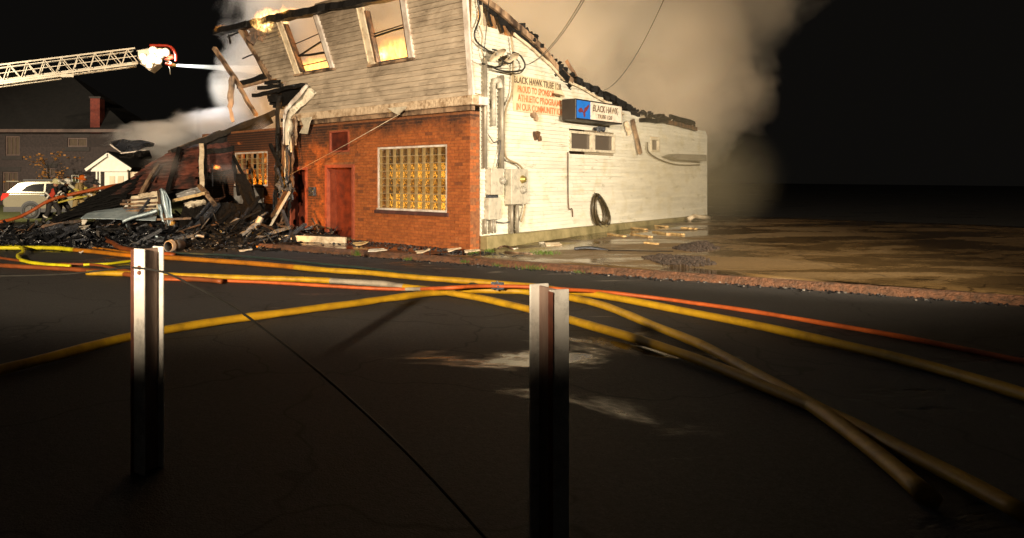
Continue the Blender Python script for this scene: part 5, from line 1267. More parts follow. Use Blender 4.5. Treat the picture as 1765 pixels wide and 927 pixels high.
# ================================================================== AERIAL LADDER
def ladder():
    Lr = empty('aerial_ladder', W(-80, 150, 27), 'silver aerial ladder reaching in from the left with blazing tip lights', 'ladder')
    A = W(-90, 152, 25.5); T = W(238, 109, 28.0)         # foot of near bottom rail, tip
    d = (T - A).normalized(); side = V((d.y, -d.x, 0)).normalized(); side = -side if side.y < 0 else side   # away from camera
    up = d.cross(side); up = up if up.z > 0 else -up
    Ln = (T - A).length; hh, ww = .62, .80
    def rail(o_s, o_u, l0, l1, w_, h_, name='rail', mk='aluminium'):
        m = MB(); m.beam(A + d * l0 + side * o_s + up * o_u, A + d * l1 + side * o_s + up * o_u, w_, h_, up=up); m.build(name, mk, Lr)
    for s_ in (0, ww): rail(s_, 0, 0, Ln, .05, .07); rail(s_, hh, 0, Ln, .045, .06)
    rail(0, .30, 0, Ln, .03, .03, 'tie_rail'); rail(-.07, -.09, 0, Ln * .57, .05, .07, 'base_rail'); rail(ww + .07, -.09, 0, Ln * .57, .05, .07, 'base_rail')
    n = 11
    for s_ in (0, ww):
        for k in range(n):
            l0 = Ln * k / n; l1 = Ln * (k + .5) / n; l2 = Ln * (k + 1) / n
            for a, b in (((l0, .03), (l1, hh)), ((l1, hh), (l2, .03))):
                m = MB(); m.beam(A + d * a[0] + side * s_ + up * a[1], A + d * b[0] + side * s_ + up * b[1], .032, .032, up=side); m.build('brace', 'aluminium', Lr)
    for k in range(26):
        l = Ln * (k + .5) / 26; m = MB(); m.tube([A + d * l + up * .02, A + d * l + up * .02 + side * ww], .012, 6); m.build('rung', 'aluminium', Lr)
    m = MB(); e = A + d * (Ln * .57) - side * .08 - up * .1; m.beam(e, e + d * .45 - up * .06, .1, .12); m.build('section_stop', 'aluminium', Lr)
    m = MB(); m.beam(A + side * .4 + up * .12, T + side * .4 + up * .12, .045, .045, up=up); m.build('waterway', 'aluminium', Lr)
    # tip platform
    def at(px, py, dy=0): return W(px, py, 28.2 + dy)
    m = MB(); m.box(at(238, 98), V((.45, .05, .08)), V((0, .8, 0)), V((0, 0, .25))); m.build('tip_box', 'aluminium', Lr)
    m = MB(); m.prism([at(236, 98), at(262, 92), at(272, 110), at(258, 122), at(248, 114)], V((0, .7, 0))); m.build('tip_plate', 'aluminium', Lr)
    for pts in ([(258, 78), (275, 78), (290, 79), (298, 84), (303, 94), (303, 105)], [(258, 98), (275, 97), (290, 96), (299, 97)], [(285, 109), (291, 111), (297, 111)], [(284, 102), (294, 100), (300, 98)]):
        pipe('red_rail', 'red_pipe', smooth_path([at(*p, -.1) for p in pts], 5), .055, Lr)
    pipe('red_rail', 'red_pipe', smooth_path([at(*p, .7) for p in ((258, 79), (275, 79), (290, 80), (297, 86), (301, 96))], 5), .05, Lr)
    pipe('monitor', 'brass', [at(292, 111), at(297, 112), at(300, 112), at(304, 112.5)], [.08, .09, .07, .06], Lr)
    for (x, y, r) in ((246, 98, .16), (256, 104, .22), (264, 88, .20), (263, 100, .24), (272, 104, .18), (257, 112, .15), (276, 92, .22), (285, 90, .18), (250, 106, .15)):
        p = at(x, y, -.25); hd = MB(); ax = V((.25, -1, -.2)).normalized(); hd.lathe(p - ax * .12, ax, [(.03, 0), (r * .8, .04), (r, .12), (r * .96, .121)], 14)
        o = hd.build('flood_lamp', 'aluminium', Lr, True); k = MB(); k.lathe(p, ax, [(r * .70, 0), (r * .5, .02), (0, .03)], 14); k.build('lens', 'lamp_white', o, True)
    for (x0, y0, x1, y1) in ((236, 88, 258, 84), (258, 84, 262, 120), (240, 108, 262, 120), (262, 84, 300, 96), (262, 92, 296, 108)):
        m = MB(); m.beam(at(x0, y0, .1), at(x1, y1, .1), .05, .05); m.build('tip_brace', 'aluminium', Lr)
    pipe('drain_chain', 'aluminium', [at(291, 112, -.1), at(292.5, 119, -.1), at(293.5, 128, -.1)], .012, Lr)
ladder()
# ================================================================== NEIGHBOUR'S HOUSE, PORCH, CAR
def house():
    Y0 = 45.0; HB = empty('brick_house', V((-22, Y0, 0)), 'dark brick house with red chimney at the far left', 'house')
    xl, xr = W(-220, 0, Y0).x, W(216, 0, Y0).x; ze = W(0, 226, Y0).z
    wins = []
    def wr(x0, x1, yt, yb): a = W(x0, yb, Y0); b = W(x1, yt, Y0); return (a.x, b.x, a.z, b.z)
    rects = [wr(9, 34, 234, 268), wr(116, 150, 237, 253), wr(78, 94, 289, 305), wr(122, 136, 301, 316), wr(4, 31, 296, 330), wr(-70, -45, 234, 268)]
    m = MB(); zs_ = sorted({0.0, ze} | {z for r in rects for z in r[2:4]})
    for za, zb_ in zip(zs_, zs_[1:]):
        for p, q in cut_spans(xl, xr, za, zb_, [(r[0], r[1], r[2], r[3]) for r in rects]): m.box((p, Y0, za), (q - p, 0, 0), (0, .4, 0), (0, 0, zb_ - za))
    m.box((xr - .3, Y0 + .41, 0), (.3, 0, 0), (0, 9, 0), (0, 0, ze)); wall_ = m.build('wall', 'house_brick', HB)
    for i, r in enumerate(rects):
        fr = MB(); fw = .09; wm = 'house_trim' if i not in (3,) else 'porch_white'
        fr.box((r[0], Y0 + .1, r[2]), (fw, 0, 0), (0, .08, 0), (0, 0, r[3] - r[2])); fr.box((r[1] - fw, Y0 + .1, r[2]), (fw, 0, 0), (0, .08, 0), (0, 0, r[3] - r[2]))
        fr.box((r[0] + fw, Y0 + .1, r[3] - fw), (r[1] - r[0] - 2 * fw, 0, 0), (0, .08, 0), (0, 0, fw)); fr.box((r[0] + fw, Y0 + .1, r[2]), (r[1] - r[0] - 2 * fw, 0, 0), (0, .08, 0), (0, 0, fw))
        nb = 3 if i in (0, 4, 5) else 2
        for k in range(1, nb): fr.box((lerp(r[0] + fw, r[1] - fw, k / nb) - .03, Y0 + .11, r[2] + fw), (.06, 0, 0), (0, .05, 0), (0, 0, r[3] - r[2] - 2 * fw))
        w_ = fr.build('window', wm, HB)
        pn = MB(); pn.box((r[0] + fw, Y0 + .19, r[2] + fw), (r[1] - r[0] - 2 * fw, 0, 0), (0, .03, 0), (0, 0, r[3] - r[2] - 2 * fw)); pn.build('pane', 'curtain' if i != 3 else 'lawn_green', w_)
        sl_ = MB(); sl_.box((r[0] - .2, Y0 - .1, r[2] - .28), (r[1] - r[0] + .4, 0, 0), (0, .3, 0), (0, 0, .26)); sl_.build('sill', 'house_sill', w_)
        sl_ = MB(); sl_.box((r[0] - .2, Y0 - .04, r[3] + .02), (r[1] - r[0] + .4, 0, 0), (0, .2, 0), (0, 0, .3)); sl_.build('lintel', 'house_sill', w_)
    m = MB(); ov = .7; ex0, ex1 = xl - ov, xr + ov; zp = ze + 4.6
    base = [V((ex0, Y0 - ov, ze)), V((ex1, Y0 - ov, ze)), V((ex1, Y0 + 10, ze)), V((ex0, Y0 + 10, ze))]; rg = [V((ex0 + 6, Y0 + 4.6, zp)), V((ex1 - 6.4, Y0 + 4.6, zp))]
    m.poly([base[0], base[1], rg[1], rg[0]]); m.poly([base[1], base[2], rg[1]]); m.poly([base[2], base[3], rg[0], rg[1]]); m.poly([base[3], base[0], rg[0]]); m.poly(base)
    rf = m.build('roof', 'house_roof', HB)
    m = MB(); m.box((ex0, Y0 - ov - .12, ze - .12), (ex1 - ex0, 0, 0), (0, .12, 0), (0, 0, .2)); m.build('gutter', 'house_trim', HB)
    c0, c1 = W(155.5, 0, Y0 - .45), W(172, 0, Y0 - .45); zt = W(0, 164, Y0 - .45).z
    m = MB(); m.box((c0.x, Y0 - .45, ze - .15), (c1.x - c0.x, 0, 0), (0, .9, 0), (0, 0, zt - ze)); m.build('chimney', 'chimney_brick', rf)
    m = MB(); m.box((c0.x - .06, Y0 - .51, zt - .2), (c1.x - c0.x + .12, 0, 0), (0, .82, 0), (0, 0, .12)); m.build('chimney_cap', 'house_sill', rf)
house()
def porch():
    Y0 = 38.0; P = lambda x, y, dy=0: W(x, y, Y0 + dy); gz = 0.05
    HB = empty('white_porch', V((P(190, 0).x, Y0, gz)), 'small white gabled porch shed with panelled doors beside dark brick house', 'shed')
    L, Rr, pk = P(151, 292), P(224, 292), P(187, 267)
    m = MB(); m.prism([P(158, 293), P(220, 293), P(220, 290.5), P(187, 269), P(158, 290.5)], V((0, .15, 0))); m.build('gable', 'porch_white', HB)
    for a, b in ((P(149, 293), P(187.5, 265.5)), (P(227, 292), P(186.5, 265.5))):
        m = MB(); m.beam(a + V((0, -.15, 0)), b + V((0, -.15, 0)), .06, .16); m.build('rake_board', 'porch_white', HB)
        m = MB(); m.hexa([a + V((0, -.2, .1)), b + V((0, -.2, .1)), b + V((0, 4.5, .1)), a + V((0, 4.5, .1)), a + V((0, -.2, .16)), b + V((0, -.2, .16)), b + V((0, 4.5, .16)), a + V((0, 4.5, .16))]); m.build('roof_slope', 'house_roof', HB)
    m = MB(); m.box(V((P(180, 0).x, Y0 + .02, gz)), V((P(220, 0).x - P(180, 0).x, 0, 0)), V((0, .12, 0)), V((0, 0, P(0, 294).z - gz))); wl_ = m.build('front_wall', 'porch_white', HB)
    for x0, x1 in ((189, 198), (203, 213)):
        m = MB(); a = P(x0, 303); b = P(x1, 303); m.box(V((a.x, Y0 - .02, .5)), V((b.x - a.x, 0, 0)), V((0, .03, 0)), V((0, 0, a.z - .5))); m.build('door_panel', 'porch_door', wl_)
    for x in (167.5, 173):
        m = MB(); a = P(x - 1.3, 294); m.box(V((a.x, Y0 - .1, gz)), V((P(x + 1.3, 0).x - a.x, 0, 0)), V((0, .1, 0)), V((0, 0, a.z - gz))); m.build('porch_column', 'porch_white', HB)
    m = MB(); m.box(V((P(158, 0).x, Y0 - .12, P(0, 295.5).z)), V((P(220, 0).x - P(158, 0).x, 0, 0)), V((0, .3, 0)), V((0, 0, .08))); m.build('lintel', 'porch_white', HB)
    m = MB(); m.box(V((P(221, 0).x, Y0 + .3, gz)), V((1.6, 0, 0)), V((0, .12, 0)), V((0, 0, P(0, 296).z - gz))); m.build('side_wall', 'porch_door', HB)
porch()
def suv():
    Y0 = 29.8; o = V((W(2, 0, Y0).x, Y0, 0.02)); yaw = .10; rot = Matrix.Rotation(yaw, 3, 'Z')
    E = empty('parked_suv', o, 'pale tan parked station wagon with red tail lamp behind the firefighters', 'car')
    def T(x, y, z): return o + rot @ V((x, y, z))
    def loft(secs, name, mk, parent=E, smooth=False):
        m = MB(); k = len(secs[0])
        for s_ in secs: m.v += [T(*p) for p in s_]
        for i in range(len(secs) - 1):
            for j in range(k): m.f.append((i * k + j, i * k + (j + 1) % k, (i + 1) * k + (j + 1) % k, (i + 1) * k + j)); m.mi.append(0)
        m.f.append(tuple(range(k))); m.f.append(tuple(range((len(secs) - 1) * k, len(secs) * k))); m.mi += [0, 0]
        return bent(m.build(name, mk, parent, smooth), .03, 2)
    low = [(.12, .42), (.02, .62), (0, .92), (.10, 1.12), (1.6, 1.12), (3.35, 1.06), (4.35, .96), (4.68, .78), (4.70, .42)]
    def sec(y, inset): return [(x + (inset if x < .2 else (-inset if x > 4.3 else 0)), y, z - (inset * .4 if z > 1 else 0)) for x, z in low]
    loft([sec(-.0, .10), sec(.06, .03), sec(.16, 0), sec(1.7, 0), sec(1.80, .03), sec(1.86, .10)], 'body', 'car_paint')
    gh = [(.12, 1.11), (.62, 1.56), (1.0, 1.62), (2.3, 1.63), (2.75, 1.56), (3.45, 1.08)]
    loft([[(x, .10 + (z - 1.1) * .28, z) for x, z in gh], [(x, 1.76 - (z - 1.1) * .28, z) for x, z in gh]], 'cabin', 'car_paint')
    def pane(pts, name='side_window'):
        m = MB(); m.prism([T(x, .10 + (z - 1.1) * .28 - .012, z) for x, z in pts], rot @ V((0, .02, 0))); return m.build(name, 'car_glass', E)
    pane([(.75, 1.17), (1.0, 1.40), (1.25, 1.49), (1.72, 1.52), (1.72, 1.16)]); pane([(1.80, 1.16), (1.80, 1.52), (2.30, 1.53), (2.62, 1.47), (2.72, 1.14)]); pane([(2.80, 1.13), (2.72, 1.44), (3.2, 1.13)])
    m = MB(); m.prism([T(.15, .28, 1.16), T(.15, 1.6, 1.16), T(.56, 1.5, 1.52), T(.56, .38, 1.52)], rot @ V((-.02, 0, .02))); m.build('rear_window', 'car_glass', E)
    m = MB(); m.prism([T(-.015, -.005, .78), T(.30, -.012, .98), T(.34, -.012, 1.10), T(.06, -.005, 1.10), T(-.012, -.0, .95)], rot @ V((0, .10, 0))); m.build('tail_lamp', 'tail_red', E)
    m = MB(); m.box(T(.10, -.03, .30), rot @ V((.75, 0, 0)), rot @ V((0, 1.9, 0)), V((0, 0, .22))); m.build('rear_cladding', 'car_trim', E)
    m = MB(); m.box(T(1.65, -.02, .28), rot @ V((1.95, 0, 0)), rot @ V((0, 1.88, 0)), V((0, 0, .16))); m.build('side_sill', 'car_trim', E)
    m = MB(); m.box(T(.8, .30, 1.66), rot @ V((1.7, 0, 0)), rot @ V((0, .04, 0)), V((0, 0, .04))); m.build('roof_rail', 'car_trim', E)
    m = MB(); m.box(T(.10, .3, 1.60), rot @ V((.5, 0, 0)), rot @ V((0, 1.2, 0)), V((0, 0, .04))); m.build('roof_spoiler', 'car_paint', E)
    for x in (1.62, 2.68): m = MB(); m.box(T(x, -.03, 1.0), rot @ V((.2, 0, 0)), rot @ V((0, .04, 0)), V((0, 0, .03))); m.build('door_handle', 'chrome', E)
    for x in (1.22, 3.85):
        for y, sd in ((-.015, -1), (1.875, 1)):
            m = MB(); m.lathe(T(x, y, .36), rot @ V((0, sd, 0)), [(.42, -.02), (.42, .012)], 22); m.build('wheel_arch', 'car_trim', E)
            m = MB(); m.lathe(T(x, y - sd * .1, .35), rot @ V((0, sd, 0)), [(.20, .0), (.34, 0), (.355, .06), (.34, .13), (.24, .135), (.22, .10)], 22); wh = m.build('wheel', 'tyre', E, True)
            m = MB(); m.lathe(T(x, y - sd * .1, .35), rot @ V((0, sd, 0)), [(.24, .12), (.225, .135), (.215, .08), (.0, .06)], 20)
            for k in range(5):
                a = k * 2 * PI / 5; m.beam(T(x, y + sd * .035, .35), T(x + .22 * math.cos(a), y + sd * .03, .35 + .22 * math.sin(a)), .03, .06)
            m.build('rim', 'rim_grey', wh)
suv()
# small tree with a few autumn leaves in front of the house
YT = empty('young_tree', W(84, 352, 41), 'slight tree with sparse orange leaves before the dark house', 'tree')
tb = W(84, 352, 41); tb.z = 0.03; YT.location = tb; OFF[YT.name] = tb.copy()
m = MB(); m.tube([tb, tb + V((.05, 0, 1.4)), tb + V((-.1, .1, 2.6))], [.06, .045, .02], 6); tips = []
for k in range(14):
    a = R.uniform(0, 6.28); s0 = tb + V((0, 0, R.uniform(1.0, 2.5))); e = s0 + V((math.cos(a) * R.uniform(.8, 2.6), math.sin(a) * .8, R.uniform(.2, 1.5))); m.tube([s0, e], [.018, .006], 5); tips.append((s0, e))
m.build('trunk', 'bark', YT)
m = MB()
for k in range(170):
    s0, e = R.choice(tips); c = s0.lerp(e, R.uniform(.45, 1.05)) + V((R.gauss(0, .12), R.gauss(0, .12), R.gauss(0, .12))); m.cbox(c, .13, .01, .09, Matrix.Rotation(R.uniform(0, 3), 3, 'Z') @ Matrix.Rotation(R.uniform(0, 3), 3, 'X'))
m.build('crown', 'leaf_orange', YT)

# ================================================================== FIREFIGHTERS
def person(label, base, yaw, J, coat, trousers, helmet, stripe, extra=None):
    E = empty('person', base, label, 'person'); rot = Matrix.Rotation(yaw, 3, 'Z')
    def T(p): return base + rot @ V(p)
    segs = [('pelvis', 'waist'), ('waist', 'chest'), ('chest', 'neck'), ('neck', 'head')]
    rad = dict(pelvis=.17, waist=.17, chest=.19, neck=.075, head=.10, crown=.085)
    for s_ in 'lr':
        segs += [('chest', 'sh' + s_), ('sh' + s_, 'el' + s_), ('el' + s_, 'wr' + s_), ('wr' + s_, 'pa' + s_), ('pelvis', 'hi' + s_), ('hi' + s_, 'kn' + s_), ('kn' + s_, 'an' + s_), ('an' + s_, 'to' + s_)]
        rad.update({'sh' + s_: .105, 'el' + s_: .085, 'wr' + s_: .06, 'pa' + s_: .045, 'hi' + s_: .13, 'kn' + s_: .10, 'an' + s_: .08, 'to' + s_: .055})
    segs.append(('head', 'crown')); J = {k: V(v) for k, v in J.items()}
    J['crown'] = J['head'] + (J['head'] - J['neck']).normalized() * .09
    fid = 0
    for s_ in 'lr':
        d = (J['pa' + s_] - J['wr' + s_]).normalized(); sd = d.cross(V((0, 1, .3))).normalized()
        for k in range(5):
            o_ = (k - 1.5) * .022; bs = J['pa' + s_] + sd * o_
            if k == 4: a1 = J['wr' + s_] + d * .03 + sd * .05; a2 = a1 + d * .03 + sd * .02
            else: a1 = bs + d * (.045 - .006 * abs(k - 1)); a2 = a1 + d * .025 + V((0, 0, -.02))
            J[f'f{s_}{k}a'] = a1; J[f'f{s_}{k}b'] = a2; rad[f'f{s_}{k}a'] = .011; rad[f'f{s_}{k}b'] = .009
            segs += [('pa' + s_ if k < 4 else 'wr' + s_, f'f{s_}{k}a'), (f'f{s_}{k}a', f'f{s_}{k}b')]
    names = list(J); idx = {n: i for i, n in enumerate(names)}
    me = bpy.data.meshes.new('person_body'); me.from_pydata([T(J[n]) - base for n in names], [(idx[a], idx[b]) for a, b in segs], [])
    o = bpy.data.objects.new('body', me); COL.objects.link(o)
    sk = o.modifiers.new('skin', 'SKIN'); o.modifiers.new('sub', 'SUBSURF').levels = 1
    for n in names: o.data.skin_vertices[0].data[idx[n]].radius = (rad[n], rad[n]); o.data.skin_vertices[0].data[idx[n]].use_root = (n == 'pelvis')
    bpy.context.view_layer.update()
    me2 = bpy.data.meshes.new_from_object(o.evaluated_get(bpy.context.evaluated_depsgraph_get()))
    bpy.data.objects.remove(o)
    for k in (coat, trousers, 'skin', 'black_rubber'): me2.materials.append(MATS[k])
    pos = {n: rot @ J[n] for n in names}
    def cat(n):
        if n in ('head', 'crown', 'neck'): return 2
        if n[:2] in ('pa', 'fl', 'fr') or n[0] == 'f': return 3
        if n[:2] in ('to', 'an'): return 3
        if n[:2] in ('kn', 'hi'): return 1
        return 0
    for p in me2.polygons:
        c = p.center; p.material_index = cat(min(names, key=lambda n: (pos[n] - c).length / max(rad[n], .04))); p.use_smooth = True
    body = bpy.data.objects.new('body', me2); COL.objects.link(body); body.parent = E; OFF[body.name] = V(base)
    hd, up = T(J['head']), (rot @ (J['head'] - J['neck'])).normalized(); fwd = rot @ V((1, -.35, -.1)); fwd = (fwd - up * fwd.dot(up)).normalized(); sdv = up.cross(fwd)
    m = MB(); ax = up
    m.lathe(hd + up * .05, ax, [(.20, -.005), (.20, .01), (.135, .03), (.13, .09), (.10, .145), (.05, .17), (0, .175)], 16); hm = m.build('helmet', helmet, E, True)
    m = MB(); m.beam(hd + up * .06 - fwd * .16, hd + up * .03 - fwd * .30, .22, .02, up=up); m.build('helmet_brim', helmet, hm)
    m = MB(); m.beam(hd + up * .12 + fwd * .135, hd + up * .20 + fwd * .12, .07, .02, up=fwd); m.build('helmet_shield', 'stripe_silver', hm)
    m = MB()
    for s_ in (-1, 1):
        m.sphere(hd + fwd * .092 + sdv * s_ * .035 + up * .015, .013, seg=6, rings=4)
    m.build('eyes', 'black_rubber', E)
    m = MB(); m.beam(hd + fwd * .10 + up * .01, hd + fwd * .125 - up * .03, .025, .025); m.build('nose', 'skin', E); m = MB(); m.beam(hd + fwd * .095 - up * .055 - sdv * .025, hd + fwd * .095 - up * .055 + sdv * .025, .012, .012); m.build('mouth', 'bird_red', E)
    for s_ in (-1, 1): m = MB(); m.sphere(hd + sdv * s_ * .105, .012, .02, .032, seg=6, rings=4); m.build('ear', 'skin', E)
    def band(a, b, f, r, name='reflective_band', wd=.055):
        p = T(J[a]).lerp(T(J[b]), f); d = (T(J[b]) - T(J[a])).normalized(); m = MB(); m.lathe(p - d * wd / 2, d, [(r * .9, 0), (r, .004), (r, wd - .004), (r * .9, wd)], 14); m.build(name, stripe, E, True)
    for s_ in 'lr':
        band('sh' + s_, 'el' + s_, .70, .108); band('el' + s_, 'wr' + s_, .45, .09); band('kn' + s_, 'an' + s_, .5, .105)
    band('waist', 'pelvis', .8, .20); band('waist', 'chest', .35, .205)
    if extra: extra(E, T)
    return E
base = G(84, 383, .0); base = W(88, 380, 26.5); base.z = 0.02
Jf = dict(pelvis=(0, 0, .88), waist=(.06, 0, 1.06), chest=(.13, -.02, 1.28), neck=(.17, -.03, 1.44), head=(.19, -.04, 1.53),
          shl=(.12, .19, 1.33), ell=(.32, .16, 1.12), wrl=(.52, .0, 1.10), pal=(.58, -.05, 1.11), shr=(.08, -.23, 1.33), elr=(-.10, -.30, 1.10), wrr=(.12, -.26, .95), par=(.20, -.23, .95),
          hil=(.02, .10, .86), knl=(.28, .12, .52), anl=(.22, .14, .10), tol=(.38, .12, .06), hir=(-.02, -.10, .86), knr=(-.05, -.12, .48), anr=(-.28, -.12, .10), tor=(-.12, -.14, .06))
def strap(E, T):
    m = MB(); m.prism([T((.04, -.24, 1.38)), T((.20, -.25, 1.36)), T((.26, -.26, 1.15)), T((.16, -.28, .98)), T((.04, -.27, 1.05))], T((0, .03, 0)) - T((0, 0, 0))); m.build('red_hose_pack', 'red_pipe', E)
person('firefighter in black coat and cream helmet gripping the hose in front of the car', base, 0.0, Jf, 'coat_black', 'coat_black', 'helmet_cream', 'stripe_silver', strap)
b2 = W(106, 380, 27.4); b2.z = .02
person('firefighter in black coat with white helmet right behind the first hose man', b2, .25, Jf, 'coat_black', 'coat_black', 'porch_white', 'stripe_lime')
b3 = W(133, 380, 27.2); b3.z = .16
J3 = {k: V(v) for k, v in Jf.items()}
for k in ('elr', 'wrr', 'par'): J3[k] = V(dict(elr=(.02, -.30, 1.08), wrr=(.26, -.24, 1.12), par=(.33, -.22, 1.13))[k])
person('firefighter in tan coat and orange helmet behind the black roof slope', b3, 0.1, J3, 'coat_tan', 'coat_tan', 'helmet_orange', 'stripe_lime')
b4 = W(157, 380, 27.4); b4.z = -.02
person('firefighter in black helmet mostly hidden behind the black roof slope', b4, 0.0, J3, 'coat_tan', 'coat_tan', 'helmet_black', 'stripe_silver')
def w_hose(pl, r, mk, label):
    return tag(pipe('attack_hose', mk, smooth_path([W(*p) for p in pl], 6), r), label, 'fire hose')
w_hose([(-60, 388, 25), (0, 382, 25.4), (30, 375, 25.8), (55, 363, 26.1), (78, 349, 26.2), (95, 342, 26.2), (118, 336, 26.6), (150, 329, 26.7), (190, 321, 26.6), (215, 317, 26)], .065, 'hose_orange', 'orange attack hose carried by the firefighters towards the fire')
w_hose([(100, 349, 26.6), (125, 343, 26.8), (150, 338, 26.8)], .035, 'stripe_lime', 'thin yellow pike pole held below the attack hose')

# ================================================================== FIRE
def flame(px, py, h, w_, plane=None, n=5, mk='fire', label='', Y=None, lean=(0, 0), pos=None):
    c = (plane if plane else W(px, py, Y)) + Z3 * h * .42
    st, c0, c1 = {'fire': (14, (1, .22, .015), (1, .50, .08)), 'fire_hot': (30, (1, .36, .04), (1, .70, .25)), 'fire_dim': (22, (1, .14, .01), (1, .34, .05))}[mk]
    r = V((w_ * .62, max(.18, w_ * .30), h * .75)); t = NT('flame'); t.n.remove(t.b); P = t.coord('Generated')
    mp = t.new('ShaderNodeVectorMath', operation='MULTIPLY'); t.t.links.new(P, mp.inputs[0]); mp.inputs[1].default_value = tuple(r * 2)
    wv = t.new('ShaderNodeMapping'); t.t.links.new(mp.outputs[0], wv.inputs[0]); wv.inputs['Scale'].default_value = (1, 1, .45); wv.inputs['Location'].default_value = (px * .37, py * .21, 0)
    nz = t.noise(wv.outputs[0], 7.5 if w_ > .5 else 11, 5, .65, 1.6)
    q = t.new('ShaderNodeVectorMath', operation='SUBTRACT'); t.t.links.new(P, q.inputs[0]); q.inputs[1].default_value = (.5, .5, .38)
    q2 = t.new('ShaderNodeVectorMath', operation='DIVIDE'); t.t.links.new(q.outputs[0], q2.inputs[0]); q2.inputs[1].default_value = (.5, .5, .62)
    ln = t.new('ShaderNodeVectorMath', operation='LENGTH'); t.t.links.new(q2.outputs[0], ln.inputs[0])
    d = t.math('ADD', t.math('SUBTRACT', 1.0, ln.outputs['Value']), t.math('MULTIPLY', t.math('SUBTRACT', nz, .54), 4.2))
    d = t.math('MULTIPLY', d, t.math('MULTIPLY', t.math('SUBTRACT', 1.0, ln.outputs['Value'], clamp=True), 5.0, clamp=True), clamp=True)
    e = t.new('ShaderNodeEmission'); t.set(e.inputs[0], t.ramp(d, (.1, c0), (.6, c1))); t.set(e.inputs[1], t.math('MULTIPLY', t.math('POWER', d, 1.4), st))
    t.t.links.new(e.outputs[0], t.out.inputs['Volume'])
    m = MB(); m.sphere(c, r.x, r.y, r.z, 14, 9); return tag(m.build('flame', t.m), label, 'flame')
flame(462, 52, .55, 1.0, plane=FR(462, 46, .05), n=12, mk='fire_hot', label='bright flames licking the eave left of the slanted window')
flame(488, 60, .9, .35, plane=FR(489, 62, -.1), n=5, mk='fire_hot', label='white hot flame at the inner left edge of the slanted window', lean=(-.25, 0))
flame(380, 55, .22, .5, plane=FR(383, 54, .12), n=8, mk='fire', label='small orange flame at the outer tip of the burnt eave')
flame(500, 22, .14, .9, plane=FR(500, 22, .12), n=7, mk='fire', label='low flames along the top of the burnt eave')
flame(659, 92, .30, .35, plane=FR(659, 99, -.5), n=5, mk='fire_hot', label='bright flame at the lower left of the upright window')
flame(690, 92, .62, 1.4, plane=FR(686, 102, -1.3), n=6, mk='fire', label='yellow flame behind the lower right of the upright window')
flame(540, 112, .42, 1.3, plane=FR(545, 122, -1.0), n=6, mk='fire', label='yellow flame behind the sill of the slanted window')
flame(444, 249, .13, 1.3, Y=22.6, n=7, mk='fire_dim', label='low orange flame under the burnt end of the collapsed roof')
flame(297, 388, .14, .16, Y=19.0, n=4, mk='fire', label='small flame in the rubble below the twisted sheet')
flame(316, 392, .08, .2, Y=19.1, n=3, mk='fire_dim', label='glowing ember patch right of the small rubble flame')
flame(373, 290, .12, .3, Y=22.0, n=4, mk='fire_dim', label='red glowing flame behind the pale stud')
# light of the burning rooms, with fill lamps added to brighten the smoke
lamp('fire_and_fill_glow', 'POINT', PF(3.45, 3.85, -1.0), 1150, (1.0, .43, .07), rad=.5)
lamp('fire_and_fill_glow', 'POINT', PF(5.5, 3.85, -1.0), 850, (1.0, .45, .08), rad=.5)
for q_ in (.15, .5, .85):
    for z_, e_ in ((.22, 11), (.95, 8)): lamp('fire_and_fill_glow', 'POINT', PF(lerp(o_win[0], o_win[1], q_), o_win[2] + z_, -.5), e_, (1.0, .56, .10), rad=.25)
lamp('fire_and_fill_glow', 'POINT', PF(lerp(o_bw[0], o_bw[1], .5), o_bw[2] + .1, -.6), 60, (1.0, .33, .03), rad=.2)
lamp('fire_and_fill_glow', 'POINT', PS(1.6, 5.3, -2.2), 420, (1.0, .74, .44), rad=.4)  # fire lamp raised and paled to brighten the smoke
lamp('fire_and_fill_glow', 'POINT', PS(6.0, 4.6, -3.0), 330, (1.0, .76, .48), rad=.4)  # fill lamp added to brighten the smoke over the side wall
lamp('fire_and_fill_glow', 'POINT', PS(10.5, 3.9, -2.5), 230, (1.0, .76, .48), rad=.4)  # fill lamp added for the smoke at the far end
lamp('fire_and_fill_glow', 'POINT', PS(.75, 5.5, -.8), 60, (1.0, .55, .2), rad=.2)
lamp('fire_and_fill_glow', 'POINT', W(438, 240, 22.5), 22, (1.0, .35, .06), rad=.15)

